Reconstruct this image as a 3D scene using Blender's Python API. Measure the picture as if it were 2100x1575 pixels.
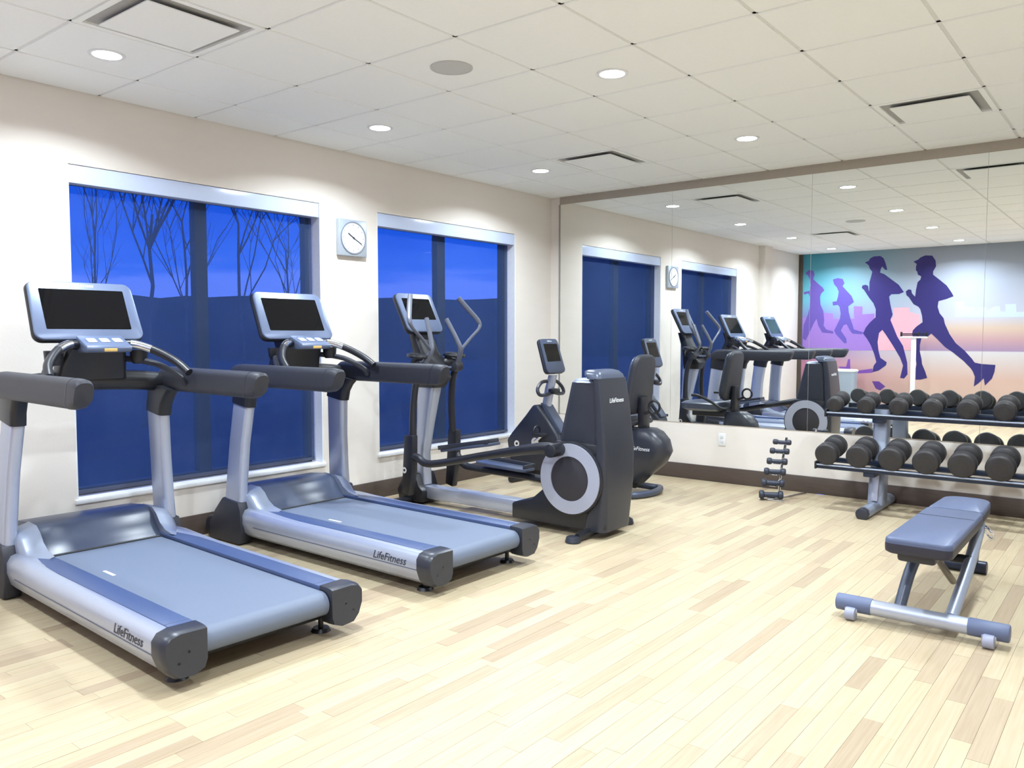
import bpy, bmesh, math, random
from mathutils import Vector, Matrix
random.seed(7)
R_ = math.radians
scene = bpy.context.scene
for o in list(bpy.data.objects): bpy.data.objects.remove(o, do_unlink=True)

# ------------------------------------------------------------------ camera
H = 2.734          # ceiling height
DM = 6.866         # mirror wall
YB = -0.55         # mural wall behind the camera
XR = 6.2           # right-hand wall
CAM = (4.943, 0.0, 1.32)
YAW, PITCH, FPX = 38.473, -3.386, 1664.0
cd = bpy.data.cameras.new('camera'); cam = bpy.data.objects.new('camera', cd)
scene.collection.objects.link(cam)
cam.location = CAM; cam.rotation_euler = (R_(90 + PITCH), 0, R_(YAW))
cd.sensor_fit = 'HORIZONTAL'; cd.sensor_width = 36; cd.lens = 36 * FPX / 2100; cd.clip_start = 0.02; cd.clip_end = 600
scene.camera = cam
# ------------------------------------------------------------------ exposure
scene.view_settings.view_transform = 'Standard'; scene.view_settings.look = 'None'
scene.view_settings.exposure = 0.15; scene.view_settings.gamma = 1.0
scene.view_settings.use_curve_mapping = False
LAMP_W = 27.5      # each ceiling downlight
SKY = 1.9
# ------------------------------------------------------------------ dusk sky
w = bpy.data.worlds.new('dusk'); scene.world = w; w.use_nodes = True
nt = w.node_tree; nt.nodes.clear()
def N(t, kind, **k):
    n = t.nodes.new(kind)
    for a, b in k.items(): setattr(n, a, b)
    return n
tc = N(nt, 'ShaderNodeTexCoord'); sp = N(nt, 'ShaderNodeSeparateXYZ'); nt.links.new(tc.outputs['Generated'], sp.inputs[0])
cr = N(nt, 'ShaderNodeValToRGB'); mr = N(nt, 'ShaderNodeMapRange')
mr.inputs[1].default_value = -0.02; mr.inputs[2].default_value = 0.5
nt.links.new(sp.outputs[2], mr.inputs[0])
mp = N(nt, 'ShaderNodeMapping'); mp.inputs['Scale'].default_value = (2.2, 2.2, 16)
nt.links.new(tc.outputs['Generated'], mp.inputs[0])
nz = N(nt, 'ShaderNodeTexNoise'); nz.inputs['Scale'].default_value = 3.0; nz.inputs['Detail'].default_value = 5
nt.links.new(mp.outputs[0], nz.inputs['Vector'])
ad = N(nt, 'ShaderNodeMath', operation='MULTIPLY_ADD'); ad.inputs[1].default_value = 0.16; 
nt.links.new(nz.outputs['Fac'], ad.inputs[0]); nt.links.new(mr.outputs[0], ad.inputs[2])
sb = N(nt, 'ShaderNodeMath', operation='SUBTRACT'); sb.inputs[1].default_value = 0.08
nt.links.new(ad.outputs[0], sb.inputs[0]); nt.links.new(sb.outputs[0], cr.inputs[0])
e = cr.color_ramp.elements
e[0].position = 0.0; e[0].color = (0.20, 0.34, 1.35, 1); e[1].position = 1.0; e[1].color = (0.008, 0.09, 0.75, 1)
for pos, c in ((0.16, (0.15, 0.31, 1.45)), (0.20, (0.025, 0.19, 1.3)), (0.26, (0.006, 0.15, 1.25)), (0.55, (0.004, 0.12, 1.0))):
    x = e.new(pos); x.color = (*c, 1)
bg = N(nt, 'ShaderNodeBackground'); bg.inputs[1].default_value = SKY
nt.links.new(cr.outputs[0], bg.inputs[0]); ow = N(nt, 'ShaderNodeOutputWorld'); nt.links.new(bg.outputs[0], ow.inputs[0])

# ------------------------------------------------------------------ materials
MATS = {}
def mat(name, col, rough=0.5, metal=0.0, spec=0.5, ior=None, noise=0.06, nscale=40, bump=0.0, bscale=200, coat=0.0, nvec=None):
    if name in MATS: return MATS[name]
    m = bpy.data.materials.new(name); m.use_nodes = True; t = m.node_tree; b = t.nodes['Principled BSDF']
    b.inputs['Roughness'].default_value = rough; b.inputs['Metallic'].default_value = metal
    b.inputs['Specular IOR Level'].default_value = spec; b.inputs['Coat Weight'].default_value = coat
    if ior: b.inputs['IOR'].default_value = ior
    co = N(t, 'ShaderNodeTexCoord')
    vec = co.outputs['Object']
    if nvec:
        mp = N(t, 'ShaderNodeMapping'); mp.inputs['Scale'].default_value = nvec; t.links.new(vec, mp.inputs[0]); vec = mp.outputs[0]
    n = N(t, 'ShaderNodeTexNoise'); n.inputs['Scale'].default_value = nscale; n.inputs['Detail'].default_value = 3
    t.links.new(vec, n.inputs['Vector'])
    mx = N(t, 'ShaderNodeMix', data_type='RGBA')
    mx.inputs['A'].default_value = (*[c * (1 - noise) for c in col], 1); mx.inputs['B'].default_value = (*[min(1, c * (1 + noise)) for c in col], 1)
    t.links.new(n.outputs['Fac'], mx.inputs['Factor']); t.links.new(mx.outputs['Result'], b.inputs['Base Color'])
    if bump:
        n2 = N(t, 'ShaderNodeTexNoise'); n2.inputs['Scale'].default_value = bscale; t.links.new(vec, n2.inputs['Vector'])
        bp = N(t, 'ShaderNodeBump'); bp.inputs['Strength'].default_value = bump; bp.inputs['Distance'].default_value = 0.002
        t.links.new(n2.outputs['Fac'], bp.inputs['Height']); t.links.new(bp.outputs[0], b.inputs['Normal'])
    MATS[name] = m; return m
def emit(name, col, s):
    m = bpy.data.materials.new(name); m.use_nodes = True; t = m.node_tree; b = t.nodes['Principled BSDF']
    b.inputs['Base Color'].default_value = (1, 1, 1, 1); b.inputs['Emission Color'].default_value = (*col, 1); b.inputs['Emission Strength'].default_value = s
    MATS[name] = m; return m
WALL = mat('wallcovering', (0.80, 0.745, 0.69), 0.75, spec=0.25, noise=0.03, nscale=3, bump=0.25, bscale=90, nvec=(1, 1, 4))
CEILT = mat('ceiling_tile', (0.92, 0.94, 0.935), 0.9, spec=0.1, noise=0.02, nscale=60, bump=0.3, bscale=300)
GRID = mat('ceiling_grid', (0.76, 0.77, 0.76), 0.6)
BROWN = mat('brown_baseboard', (0.085, 0.062, 0.052), 0.45, noise=0.25, nscale=6, nvec=(1, 1, 12))
WHITE = mat('white_paint', (0.82, 0.83, 0.85), 0.45)
FASCIA = mat('white_fascia', (0.60, 0.69, 0.92), 0.22, noise=0.02)
SILVER = mat('silver_paint', (0.46, 0.50, 0.62), 0.32, metal=0.55, noise=0.03)
SILVER2 = mat('grey_silver', (0.30, 0.34, 0.44), 0.35, metal=0.4, noise=0.04)
PALE = mat('pale_console', (0.125, 0.16, 0.26), 0.32, metal=0.15, noise=0.03)
CHROME = mat('chrome', (0.75, 0.77, 0.82), 0.12, metal=1.0, noise=0.02)
BLACK = mat('black_plastic', (0.014, 0.015, 0.021), 0.38, noise=0.15, bump=0.1, bscale=400)
BLACK2 = mat('soft_black', (0.028, 0.030, 0.042), 0.5, noise=0.15, bump=0.15, bscale=300)
CHAR = mat('charcoal', (0.028, 0.031, 0.045), 0.34, noise=0.08)
CHARB = mat('blue_charcoal', (0.058, 0.073, 0.12), 0.32, noise=0.08)
BELT = mat('belt_rubber', (0.135, 0.165, 0.235), 0.55, noise=0.06, nscale=120, bump=0.2, bscale=500)
PLAT = mat('foot_platform', (0.055, 0.085, 0.19), 0.4, noise=0.1, nscale=150, bump=0.2, bscale=500)
SCREEN = mat('dark_screen', (0.004, 0.004, 0.005), 0.05, spec=0.3, ior=1.5, noise=0.1)
LETD = mat('dark_lettering', (0.03, 0.03, 0.05), 0.5)
LETW = mat('white_lettering', (0.85, 0.87, 0.92), 0.5)
PAD = mat('vinyl_pad', (0.085, 0.11, 0.20), 0.42, noise=0.05, nscale=60, bump=0.15, bscale=350)
PADD = mat('pad_side', (0.022, 0.022, 0.04), 0.45, noise=0.1)
RUBBER = mat('dumbbell_rubber', (0.03, 0.028, 0.031), 0.5, noise=0.15, bump=0.1, bscale=250)
GRIPM = mat('grip_grey', (0.11, 0.12, 0.16), 0.38, noise=0.08)
NAVY = mat('navy_steel', (0.020, 0.030, 0.06), 0.35, metal=0.3, noise=0.1)
ORANGE = mat('amber_label', (0.75, 0.5, 0.16), 0.5)
FRAME = mat('window_frame', (0.10, 0.10, 0.12), 0.5)
GROUT = mat('floor_base', (0.42, 0.31, 0.19), 0.6)
GREYG = mat('speaker_grille', (0.55, 0.56, 0.55), 0.7, noise=0.2, nscale=400)
DARK = mat('dark_recess', (0.42, 0.42, 0.41), 0.8)
EARTH = mat('dusk_ground', (0.10, 0.11, 0.13), 0.9, noise=0.5, nscale=0.3)
HILLM = mat('dark_hillside', (0.075, 0.08, 0.10), 0.95, noise=0.4, nscale=0.4)
BARK = mat('tree_bark', (0.20, 0.19, 0.22), 0.9)
LAMPM = emit('lamp_lens', (0.95, 0.98, 1.0), 30.0)
TAUPE = mat('taupe_strip', (0.40, 0.355, 0.30), 0.6)
mirror = bpy.data.materials.new('mirror'); mirror.use_nodes = True
_b = mirror.node_tree.nodes['Principled BSDF']; _b.inputs['Metallic'].default_value = 1; _b.inputs['Roughness'].default_value = 0.0
_b.inputs['Base Color'].default_value = (0.93, 0.95, 0.94, 1)
# window glass: clear pane with a faint reflection
glass = bpy.data.materials.new('window_glass'); glass.use_nodes = True; t = glass.node_tree; t.nodes.clear()
g1 = N(t, 'ShaderNodeBsdfTransparent'); g1.inputs[0].default_value = (0.93, 0.96, 1, 1); g2 = N(t, 'ShaderNodeBsdfGlossy'); g2.inputs['Roughness'].default_value = 0.0
gm = N(t, 'ShaderNodeMixShader'); gm.inputs[0].default_value = 0.05; go = N(t, 'ShaderNodeOutputMaterial')
t.links.new(g1.outputs[0], gm.inputs[1]); t.links.new(g2.outputs[0], gm.inputs[2]); t.links.new(gm.outputs[0], go.inputs[0])
# screen fabric of the roller shades: open weave, half see-through
shade = bpy.data.materials.new('screen_fabric'); shade.use_nodes = True; t = shade.node_tree; t.nodes.clear()
s1 = N(t, 'ShaderNodeBsdfTransparent'); s1.inputs[0].default_value = (1, 1, 1, 1)
s2 = N(t, 'ShaderNodeBsdfDiffuse'); tcs = N(t, 'ShaderNodeTexCoord'); wv = N(t, 'ShaderNodeTexNoise'); wv.inputs['Scale'].default_value = 5
t.links.new(tcs.outputs['Object'], wv.inputs['Vector']); mxs = N(t, 'ShaderNodeMix', data_type='RGBA')
mxs.inputs['A'].default_value = (0.034, 0.062, 0.15, 1); mxs.inputs['B'].default_value = (0.042, 0.074, 0.175, 1)
t.links.new(wv.outputs['Fac'], mxs.inputs['Factor']); t.links.new(mxs.outputs['Result'], s2.inputs[0])
sm = N(t, 'ShaderNodeMixShader'); sm.inputs[0].default_value = 0.45; so = N(t, 'ShaderNodeOutputMaterial')
t.links.new(s1.outputs[0], sm.inputs[1]); t.links.new(s2.outputs[0], sm.inputs[2]); t.links.new(sm.outputs[0], so.inputs[0])
# wood strips: tone per strip plus grain along the strip
def wood(name, per_island):
    m = bpy.data.materials.new(name); m.use_nodes = True; t = m.node_tree; b = t.nodes['Principled BSDF']
    if per_island: g = N(t, 'ShaderNodeNewGeometry'); rnd = g.outputs['Random Per Island']
    else: g = N(t, 'ShaderNodeObjectInfo'); rnd = g.outputs['Random']
    c = N(t, 'ShaderNodeValToRGB'); c.color_ramp.interpolation = 'LINEAR'; el = c.color_ramp.elements
    el[0].position = 0; el[0].color = (0.385, 0.30, 0.205, 1); el[1].position = 1; el[1].color = (0.535, 0.455, 0.31, 1)
    for p, q in ((0.10, (0.42, 0.33, 0.23)), (0.22, (0.475, 0.38, 0.262)), (0.5, (0.53, 0.445, 0.303)), (0.75, (0.49, 0.40, 0.27))):
        y = el.new(p); y.color = (*q, 1)
    t.links.new(rnd, c.inputs[0])
    ge = N(t, 'ShaderNodeNewGeometry'); mp = N(t, 'ShaderNodeMapping'); mp.inputs['Scale'].default_value = (90, 3.5, 1)
    t.links.new(ge.outputs['Position'], mp.inputs[0]); n = N(t, 'ShaderNodeTexNoise'); n.inputs['Scale'].default_value = 1; n.inputs['Detail'].default_value = 4
    t.links.new(mp.outputs[0], n.inputs['Vector'])
    mx = N(t, 'ShaderNodeMix', data_type='RGBA', blend_type='MULTIPLY'); mx.inputs['Factor'].default_value = 0.5
    c2 = N(t, 'ShaderNodeValToRGB'); c2.color_ramp.elements[0].position = 0.3; c2.color_ramp.elements[0].color = (0.78, 0.70, 0.60, 1); c2.color_ramp.elements[1].position = 0.65
    t.links.new(n.outputs['Fac'], c2.inputs[0]); t.links.new(c.outputs[0], mx.inputs['A']); t.links.new(c2.outputs[0], mx.inputs['B'])
    t.links.new(mx.outputs['Result'], b.inputs['Base Color']); b.inputs['Roughness'].default_value = 0.42; b.inputs['Specular IOR Level'].default_value = 0.35
    return m
WOOD = wood('wood_strip', False); WOODI = wood('wood_strips_far', True)

# ------------------------------------------------------------------ mesh helpers
def smooth_pts(pts, n=6):
    P = [Vector(p) for p in pts]; out = []
    for i in range(len(P) - 1):
        a, b, c, d = P[max(i - 1, 0)], P[i], P[i + 1], P[min(i + 2, len(P) - 1)]
        for k in range(n):
            s = k / n; out.append(0.5 * ((2 * b) + (c - a) * s + (2 * a - 5 * b + 4 * c - d) * s * s + (3 * b - a - 3 * c + d) * s ** 3))
    out.append(P[-1]); return out
class MB:
    def __init__(s): s.bm = bmesh.new()
    def _merge(s, t, M=None):
        if M is not None: bmesh.ops.transform(t, matrix=M, verts=t.verts)
        me = bpy.data.meshes.new('tmp'); t.to_mesh(me); t.free(); s.bm.from_mesh(me); bpy.data.meshes.remove(me); return s
    def _bev(s, t, bev, seg, ang=0.5):
        if bev > 0:
            ed = [e for e in t.edges if len(e.link_faces) == 2 and e.calc_face_angle(0) > ang]
            bmesh.ops.bevel(t, geom=ed, offset=bev, segments=seg, affect='EDGES', profile=0.5, clamp_overlap=True)
    def box(s, x0, x1, y0, y1, z0, z1, bev=0.0, seg=2, M=None):
        t = bmesh.new(); bmesh.ops.create_cube(t, size=1)
        for v in t.verts: v.co = Vector(((x0 + x1) / 2 + v.co.x * (x1 - x0), (y0 + y1) / 2 + v.co.y * (y1 - y0), (z0 + z1) / 2 + v.co.z * (z1 - z0)))
        s._bev(t, bev, seg); return s._merge(t, M)
    def prism(s, pts, axis, a0, a1, bev=0.0, seg=2, M=None, taper=None):
        # pts are (u,w) in the plane normal to axis: x->(y,z)  y->(x,z)  z->(x,y)
        t = bmesh.new()
        def mk(p, a):
            return {'x': (a, p[0], p[1]), 'y': (p[0], a, p[1]), 'z': (p[0], p[1], a)}[axis]
        A = [t.verts.new(mk(p, a0)) for p in pts]; q = taper(pts) if taper else pts
        Bv = [t.verts.new(mk(p, a1)) for p in q]; n = len(pts)
        t.faces.new(A); t.faces.new(Bv[::-1])
        for i in range(n): t.faces.new((A[i], Bv[i], Bv[(i + 1) % n], A[(i + 1) % n]))
        bmesh.ops.recalc_face_normals(t, faces=t.faces); s._bev(t, bev, seg); return s._merge(t, M)
    def loft(s, rings, cap=True):
        t = bmesh.new(); V = [[t.verts.new(p) for p in r] for r in rings]; n = len(rings[0])
        for a, b in zip(V, V[1:]):
            for i in range(n): t.faces.new((a[i], a[(i + 1) % n], b[(i + 1) % n], b[i]))
        if cap: t.faces.new(V[0]); t.faces.new(V[-1][::-1])
        bmesh.ops.recalc_face_normals(t, faces=t.faces); return s._merge(t)
    def tube(s, pts, r, n=10, sm=0, flat=1.0):
        P = smooth_pts(pts, sm) if sm else [Vector(p) for p in pts]
        m = len(P); rr = r if hasattr(r, '__len__') else [r] * m
        if hasattr(r, '__len__') and len(r) != m:
            rr = [r[min(int(i / (m - 1) * (len(r) - 1)), len(r) - 2)] * (1 - (i / (m - 1) * (len(r) - 1)) % 1 if i < m - 1 else 0) + r[min(int(i / (m - 1) * (len(r) - 1)) + 1, len(r) - 1)] * ((i / (m - 1) * (len(r) - 1)) % 1 if i < m - 1 else 1) for i in range(m)]
        T = [(P[min(i + 1, m - 1)] - P[max(i - 1, 0)]).normalized() for i in range(m)]
        up = Vector((0, 0, 1)) if abs(T[0].z) < 0.9 else Vector((0, 1, 0))
        nrm = (up - T[0] * up.dot(T[0])).normalized(); rings = []
        for i in range(m):
            nrm = (nrm - T[i] * nrm.dot(T[i])).normalized(); bn = T[i].cross(nrm)
            rings.append([P[i] + (nrm * math.cos(a) + bn * math.sin(a) * flat) * rr[i] for a in [2 * math.pi * k / n for k in range(n)]])
        return s.loft(rings)
    def cyl(s, p0, p1, r0, r1=None, n=20, bev=0.0):
        p0, p1 = Vector(p0), Vector(p1); r1 = r0 if r1 is None else r1; d = p1 - p0
        if bev <= 0: return s.tube([p0, p1], [r0, r1], n)
        t = d.normalized() * bev
        return s.tube([p0, p0 + t * 0.3, p0 + t, p1 - t, p1 - t * 0.3, p1], [r0 - bev, r0 - bev * 0.3, r0, r1, r1 - bev * 0.3, r1 - bev], n)
    def ring(s, c, axis, ro, ri, h, n=40):
        c = Vector(c); a = Vector(axis).normalized(); u = a.orthogonal().normalized(); v = a.cross(u); t = bmesh.new()
        def rg(r, k): return [t.verts.new(c + a * k + (u * math.cos(x) + v * math.sin(x)) * r) for x in [2 * math.pi * i / n for i in range(n)]]
        A, B_, C_, D_ = rg(ro, 0), rg(ro, h), rg(ri, h), rg(ri, 0)
        for p, q in ((A, B_), (B_, C_), (C_, D_), (D_, A)):
            for i in range(n): t.faces.new((p[i], p[(i + 1) % n], q[(i + 1) % n], q[i]))
        bmesh.ops.recalc_face_normals(t, faces=t.faces); return s._merge(t)
    def torus(s, c, axis, R, r, n=28, m=10, sy=1.0):
        c = Vector(c); a = Vector(axis).normalized(); u = a.orthogonal().normalized(); v = a.cross(u); t = bmesh.new(); V = []
        for i in range(n):
            x = 2 * math.pi * i / n; d = u * math.cos(x) + v * math.sin(x) * sy
            V.append([t.verts.new(c + d * R + (d.normalized() * math.cos(y) + a * math.sin(y)) * r) for y in [2 * math.pi * k / m for k in range(m)]])
        for i in range(n):
            for k in range(m): t.faces.new((V[i][k], V[(i + 1) % n][k], V[(i + 1) % n][(k + 1) % m], V[i][(k + 1) % m]))
        bmesh.ops.recalc_face_normals(t, faces=t.faces); return s._merge(t)
    def build(s, name, m, parent=None, smooth=35):
        me = bpy.data.meshes.new(name); s.bm.to_mesh(me); s.bm.free()
        if smooth:
            me.polygons.foreach_set('use_smooth', [True] * len(me.polygons)); me.set_sharp_from_angle(angle=R_(smooth))
        me.materials.append(m); o = bpy.data.objects.new(name, me); scene.collection.objects.link(o)
        if parent: o.parent = parent
        return o
def tag(o, label=None, cat=None, group=None, kind=None):
    if label: o['label'] = label
    if cat: o['category'] = cat
    if group: o['group'] = group
    if kind: o['kind'] = kind
    return o
def thing(name, label, cat, loc=(0, 0, 0), rz=0.0, group=None):
    o = bpy.data.objects.new(name, None); o.empty_display_size = 0.1; scene.collection.objects.link(o)
    o.location = loc; o.rotation_euler = (0, 0, rz); return tag(o, label, cat, group)
def copy_tree(o, parent=None):
    c = o.copy(); scene.collection.objects.link(c); c.parent = parent
    for ch in list(o.children): copy_tree(ch, c)
    return c
def lettering(body, size, M, m, parent, shear=0.25, name='lettering', depth=0.0006):
    cu = bpy.data.curves.new('txt', 'FONT'); cu.body = body; cu.size = size; cu.shear = shear; cu.extrude = depth; cu.align_x = 'CENTER'; cu.align_y = 'CENTER'; cu.resolution_u = 3
    to = bpy.data.objects.new('txt', cu); me = bpy.data.meshes.new_from_object(to)
    bpy.data.objects.remove(to); bpy.data.curves.remove(cu)
    me.transform(M); me.name = name; me.materials.clear(); me.materials.append(m)
    o = bpy.data.objects.new(name, me); scene.collection.objects.link(o); o.parent = parent; return o
def frame(origin, xdir, ydir):
    x = Vector(xdir).normalized(); y = Vector(ydir); y = (y - x * y.dot(x)).normalized(); z = x.cross(y)
    M = Matrix((x, y, z)).transposed().to_4x4(); M.translation = Vector(origin); return M
def rrect(w, h, r, n=5, wt=None):
    # rounded rectangle outline, centred; wt = width at the top if it differs
    out = []; wt = wt or w
    for cx, cy, a0 in ((1, 1, 0), (-1, 1, 90), (-1, -1, 180), (1, -1, 270)):
        ww = wt if cy > 0 else w
        for k in range(n + 1):
            a = R_(a0 + 90 * k / n); out.append((cx * (ww / 2 - r) + r * math.cos(a), cy * (h / 2 - r) + r * math.sin(a)))
    return out
def slab(outline, M, d0, d1, bev=0.004):
    b = MB(); b.prism(outline, 'z', d0, d1, bev, 2, M); return b
MURAL={
 'runner_d':[(1.83,2.51),(1.90,2.54),(1.93,2.57),(2.00,2.60),(2.10,2.59),(2.15,2.51),(2.16,2.42),(2.12,2.34),(2.12,2.29),(2.20,2.22),(2.32,2.11),(2.39,2.00),(2.42,1.94),(2.32,1.90),(2.21,1.87),(2.20,1.78),(2.23,1.68),(2.29,1.60),(2.31,1.51),(2.38,1.35),(2.47,1.21),(2.60,1.09),(2.70,0.97),(2.74,0.91),(2.83,0.89),(3.02,0.88),(3.01,0.77),(2.98,0.67),(2.89,0.56),(2.87,0.67),(2.80,0.59),(2.74,0.54),(2.75,0.69),(2.72,0.77),(2.69,0.82),(2.59,0.93),(2.44,1.06),(2.32,1.15),(2.21,1.27),(2.12,1.36),(2.07,1.31),(1.98,1.29),(1.96,1.18),(1.96,1.08),(1.99,0.95),(2.00,0.87),(2.05,0.75),(2.08,0.65),(1.98,0.62),(1.90,0.62),(1.90,0.74),(1.92,0.87),(1.90,0.99),(1.87,1.16),(1.86,1.29),(1.84,1.35),(1.85,1.41),(1.90,1.47),(1.99,1.54),(1.98,1.64),(1.95,1.75),(1.92,1.79),(1.85,1.83),(1.78,1.94),(1.74,1.98),(1.73,2.04),(1.77,2.07),(1.81,2.06),(1.82,2.01),(1.84,1.98),(1.87,1.95),(1.88,2.06),(1.90,2.18),(1.94,2.22),(1.95,2.27),(1.90,2.30),(1.89,2.35),(1.87,2.37),(1.87,2.43),(1.88,2.47)],
 'runner_c':[(1.09,2.54),(1.15,2.56),(1.17,2.60),(1.23,2.63),(1.33,2.63),(1.38,2.59),(1.41,2.51),(1.44,2.40),(1.41,2.40),(1.36,2.46),(1.34,2.42),(1.33,2.36),(1.40,2.33),(1.52,2.23),(1.62,2.15),(1.70,2.03),(1.63,2.00),(1.51,2.00),(1.48,1.96),(1.50,1.84),(1.54,1.67),(1.51,1.58),(1.56,1.46),(1.62,1.31),(1.71,1.16),(1.75,1.01),(1.78,0.89),(1.79,0.70),(1.74,0.63),(1.68,0.64),(1.70,0.74),(1.72,0.84),(1.67,0.97),(1.56,1.16),(1.44,1.35),(1.39,1.42),(1.34,1.37),(1.32,1.22),(1.34,1.07),(1.37,0.96),(1.47,0.89),(1.46,0.84),(1.35,0.75),(1.25,0.72),(1.27,0.83),(1.31,0.89),(1.27,1.03),(1.21,1.18),(1.15,1.28),(1.09,1.36),(1.13,1.46),(1.19,1.54),(1.28,1.63),(1.28,1.76),(1.24,1.86),(1.18,1.94),(1.14,2.00),(1.09,2.08),(1.05,2.12),(1.06,2.16),(1.11,2.17),(1.15,2.15),(1.16,2.08),(1.17,2.06),(1.17,2.21),(1.19,2.29),(1.21,2.38),(1.17,2.43),(1.15,2.49)],
 'runner_b':[(0.58,2.28),(0.66,2.30),(0.74,2.28),(0.77,2.21),(0.74,2.16),(0.80,2.09),(0.89,1.99),(0.93,1.89),(0.88,1.85),(0.84,1.82),(0.85,1.72),(0.88,1.61),(0.92,1.50),(0.94,1.43),(1.03,1.40),(1.10,1.38),(1.07,1.35),(0.92,1.36),(0.88,1.41),(0.82,1.52),(0.77,1.50),(0.73,1.41),(0.82,1.28),(0.83,1.20),(0.79,1.20),(0.65,1.35),(0.62,1.41),(0.66,1.50),(0.71,1.61),(0.72,1.70),(0.70,1.81),(0.67,1.85),(0.59,1.84),(0.58,1.90),(0.65,1.91),(0.67,1.99),(0.68,2.07),(0.65,2.14),(0.60,2.20)],
 'runner_a':[(0.11,2.41),(0.18,2.46),(0.25,2.44),(0.27,2.38),(0.25,2.30),(0.32,2.23),(0.41,2.15),(0.44,2.10),(0.39,2.05),(0.37,1.99),(0.38,1.86),(0.43,1.75),(0.45,1.59),(0.44,1.50),(0.49,1.43),(0.60,1.40),(0.61,1.36),(0.42,1.38),(0.35,1.50),(0.32,1.62),(0.27,1.53),(0.20,1.37),(0.14,1.24),(0.09,1.28),(0.10,1.51),(0.17,1.69),(0.20,1.82),(0.20,2.00),(0.17,2.06),(0.10,2.04),(0.09,2.08),(0.19,2.10),(0.21,2.20),(0.19,2.30),(0.16,2.36)],
 'skyline_a':[(0.08,1.64),(0.17,1.64),(0.17,1.61),(0.44,1.60),(0.43,1.72),(0.59,1.70),(0.60,1.61),(0.94,1.61),(0.93,1.82),(1.07,1.81),(1.07,1.68),(1.26,1.69),(1.27,1.08),(0.09,1.07)],
 'skyline_b':[(1.26,1.63),(1.55,1.62),(1.55,1.78),(1.79,1.78),(1.79,1.71),(1.95,1.66),(1.96,1.09),(1.27,1.08)],
 'skyline_c':[(2.41,1.61),(2.45,1.61),(2.44,1.86),(2.57,1.86),(2.57,1.77),(2.71,1.77),(2.71,1.71),(2.77,1.71),(2.77,1.76),(2.88,1.76),(2.88,1.71),(2.98,1.77),(3.05,1.77),(3.06,1.69),(3.13,1.69),(3.12,1.80),(3.26,1.80),(3.27,1.68),(3.57,1.68),(3.58,1.60)],
 'puddle_a':[(0.89,0.67),(0.94,0.60),(0.98,0.69),(1.25,0.71),(1.25,0.78),(1.08,0.75),(0.94,0.73)],
 'puddle_b':[(1.25,0.57),(1.36,0.57),(1.46,0.49),(1.38,0.42),(1.31,0.45)],
 'puddle_c':[(0.70,0.80),(0.83,0.80),(0.86,0.93),(0.89,0.93),(0.90,0.76),(0.74,0.77)],
}

# ================================================================== THE SETTING
WIN = [(2.108, 3.915), (4.475, 6.275)]; WZ0, WZ1 = 0.352, 2.312
# --- floor: base plus wood strips laid along y
fb = MB(); fb.box(-0.02, XR + 0.02, YB - 0.02, DM + 0.02, -0.06, -0.012)
floor = tag(fb.build('floor', GROUT, smooth=0), kind='structure')
camM = Matrix.Translation(CAM) @ cam.rotation_euler.to_matrix().to_4x4(); camI = camM.inverted()
def project(p):
    c = camI @ Vector(p)
    if c.z > -0.05: return None
    return (1050 - FPX * c.x / c.z, 787.5 + FPX * c.y / c.z)
strips = []; SW = 0.0655; rr = random.Random(3)
nx = int(XR / SW)
for i in range(nx + 1):
    x0 = i * SW; x1 = min(x0 + SW, XR); y = YB - rr.random() * 0.7
    while y < DM:
        L = rr.choice((0.36, 0.45, 0.55, 0.62, 0.74)); a, b = max(y, YB), min(y + L, DM)
        if b - a > 0.03 and x1 - x0 > 0.01:
            q = [project((px, py, 0)) for px in (x0, x1) for py in (a, b)]; area = 0
            if all(q):
                xs = [k[0] for k in q]; ys = [k[1] for k in q]; cx, cy = sum(xs) / 4, sum(ys) / 4
                if 0 < cx < 2100 and 0 < cy < 1575:
                    area = abs((q[3][0] - q[0][0]) * (q[2][1] - q[1][1]) - (q[2][0] - q[1][0]) * (q[3][1] - q[0][1])) / 2
                    mx_, my_ = (x0 + x1) / 2, (a + b) / 2
                    if mx_ < 2.15 and (1.48 < my_ < 2.42 or 2.88 < my_ < 3.78): area = 0     # under a treadmill
            strips.append((area, x0, x1, a, b))
        y += L
strips.sort(reverse=True)
pb = MB(); pb.box(-0.5, 0.5, -0.5, 0.5, -1, 0); p0 = pb.build('floor_strip', WOOD, floor, smooth=0); first = True
for area, x0, x1, a, b in strips[:300]:
    o = p0 if first else p0.copy()
    if not first: scene.collection.objects.link(o)
    first = False
    o.location = ((x0 + x1) / 2, (a + b) / 2, -rr.random() * 0.0006); o.scale = (x1 - x0 - 0.0009, b - a - 0.0009, 0.012)
fv, ff = [], []
for area, x0, x1, a, b in strips[300:]:
    g, k, zt = 0.00045, len(fv), -rr.random() * 0.0006
    for z in (-0.012, zt):
        fv += [(x0 + g, a + g, z), (x1 - g, a + g, z), (x1 - g, b - g, z), (x0 + g, b - g, z)]
    ff += [tuple(k + j for j in q) for q in ((4, 5, 6, 7), (0, 1, 5, 4), (1, 2, 6, 5), (2, 3, 7, 6), (3, 0, 4, 7))]
me = bpy.data.meshes.new('floor_strips'); me.from_pydata(fv, [], ff); me.materials.append(WOODI)
so_ = bpy.data.objects.new('floor_strips', me); scene.collection.objects.link(so_); so_.parent = floor; so_['kind'] = 'stuff'

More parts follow.
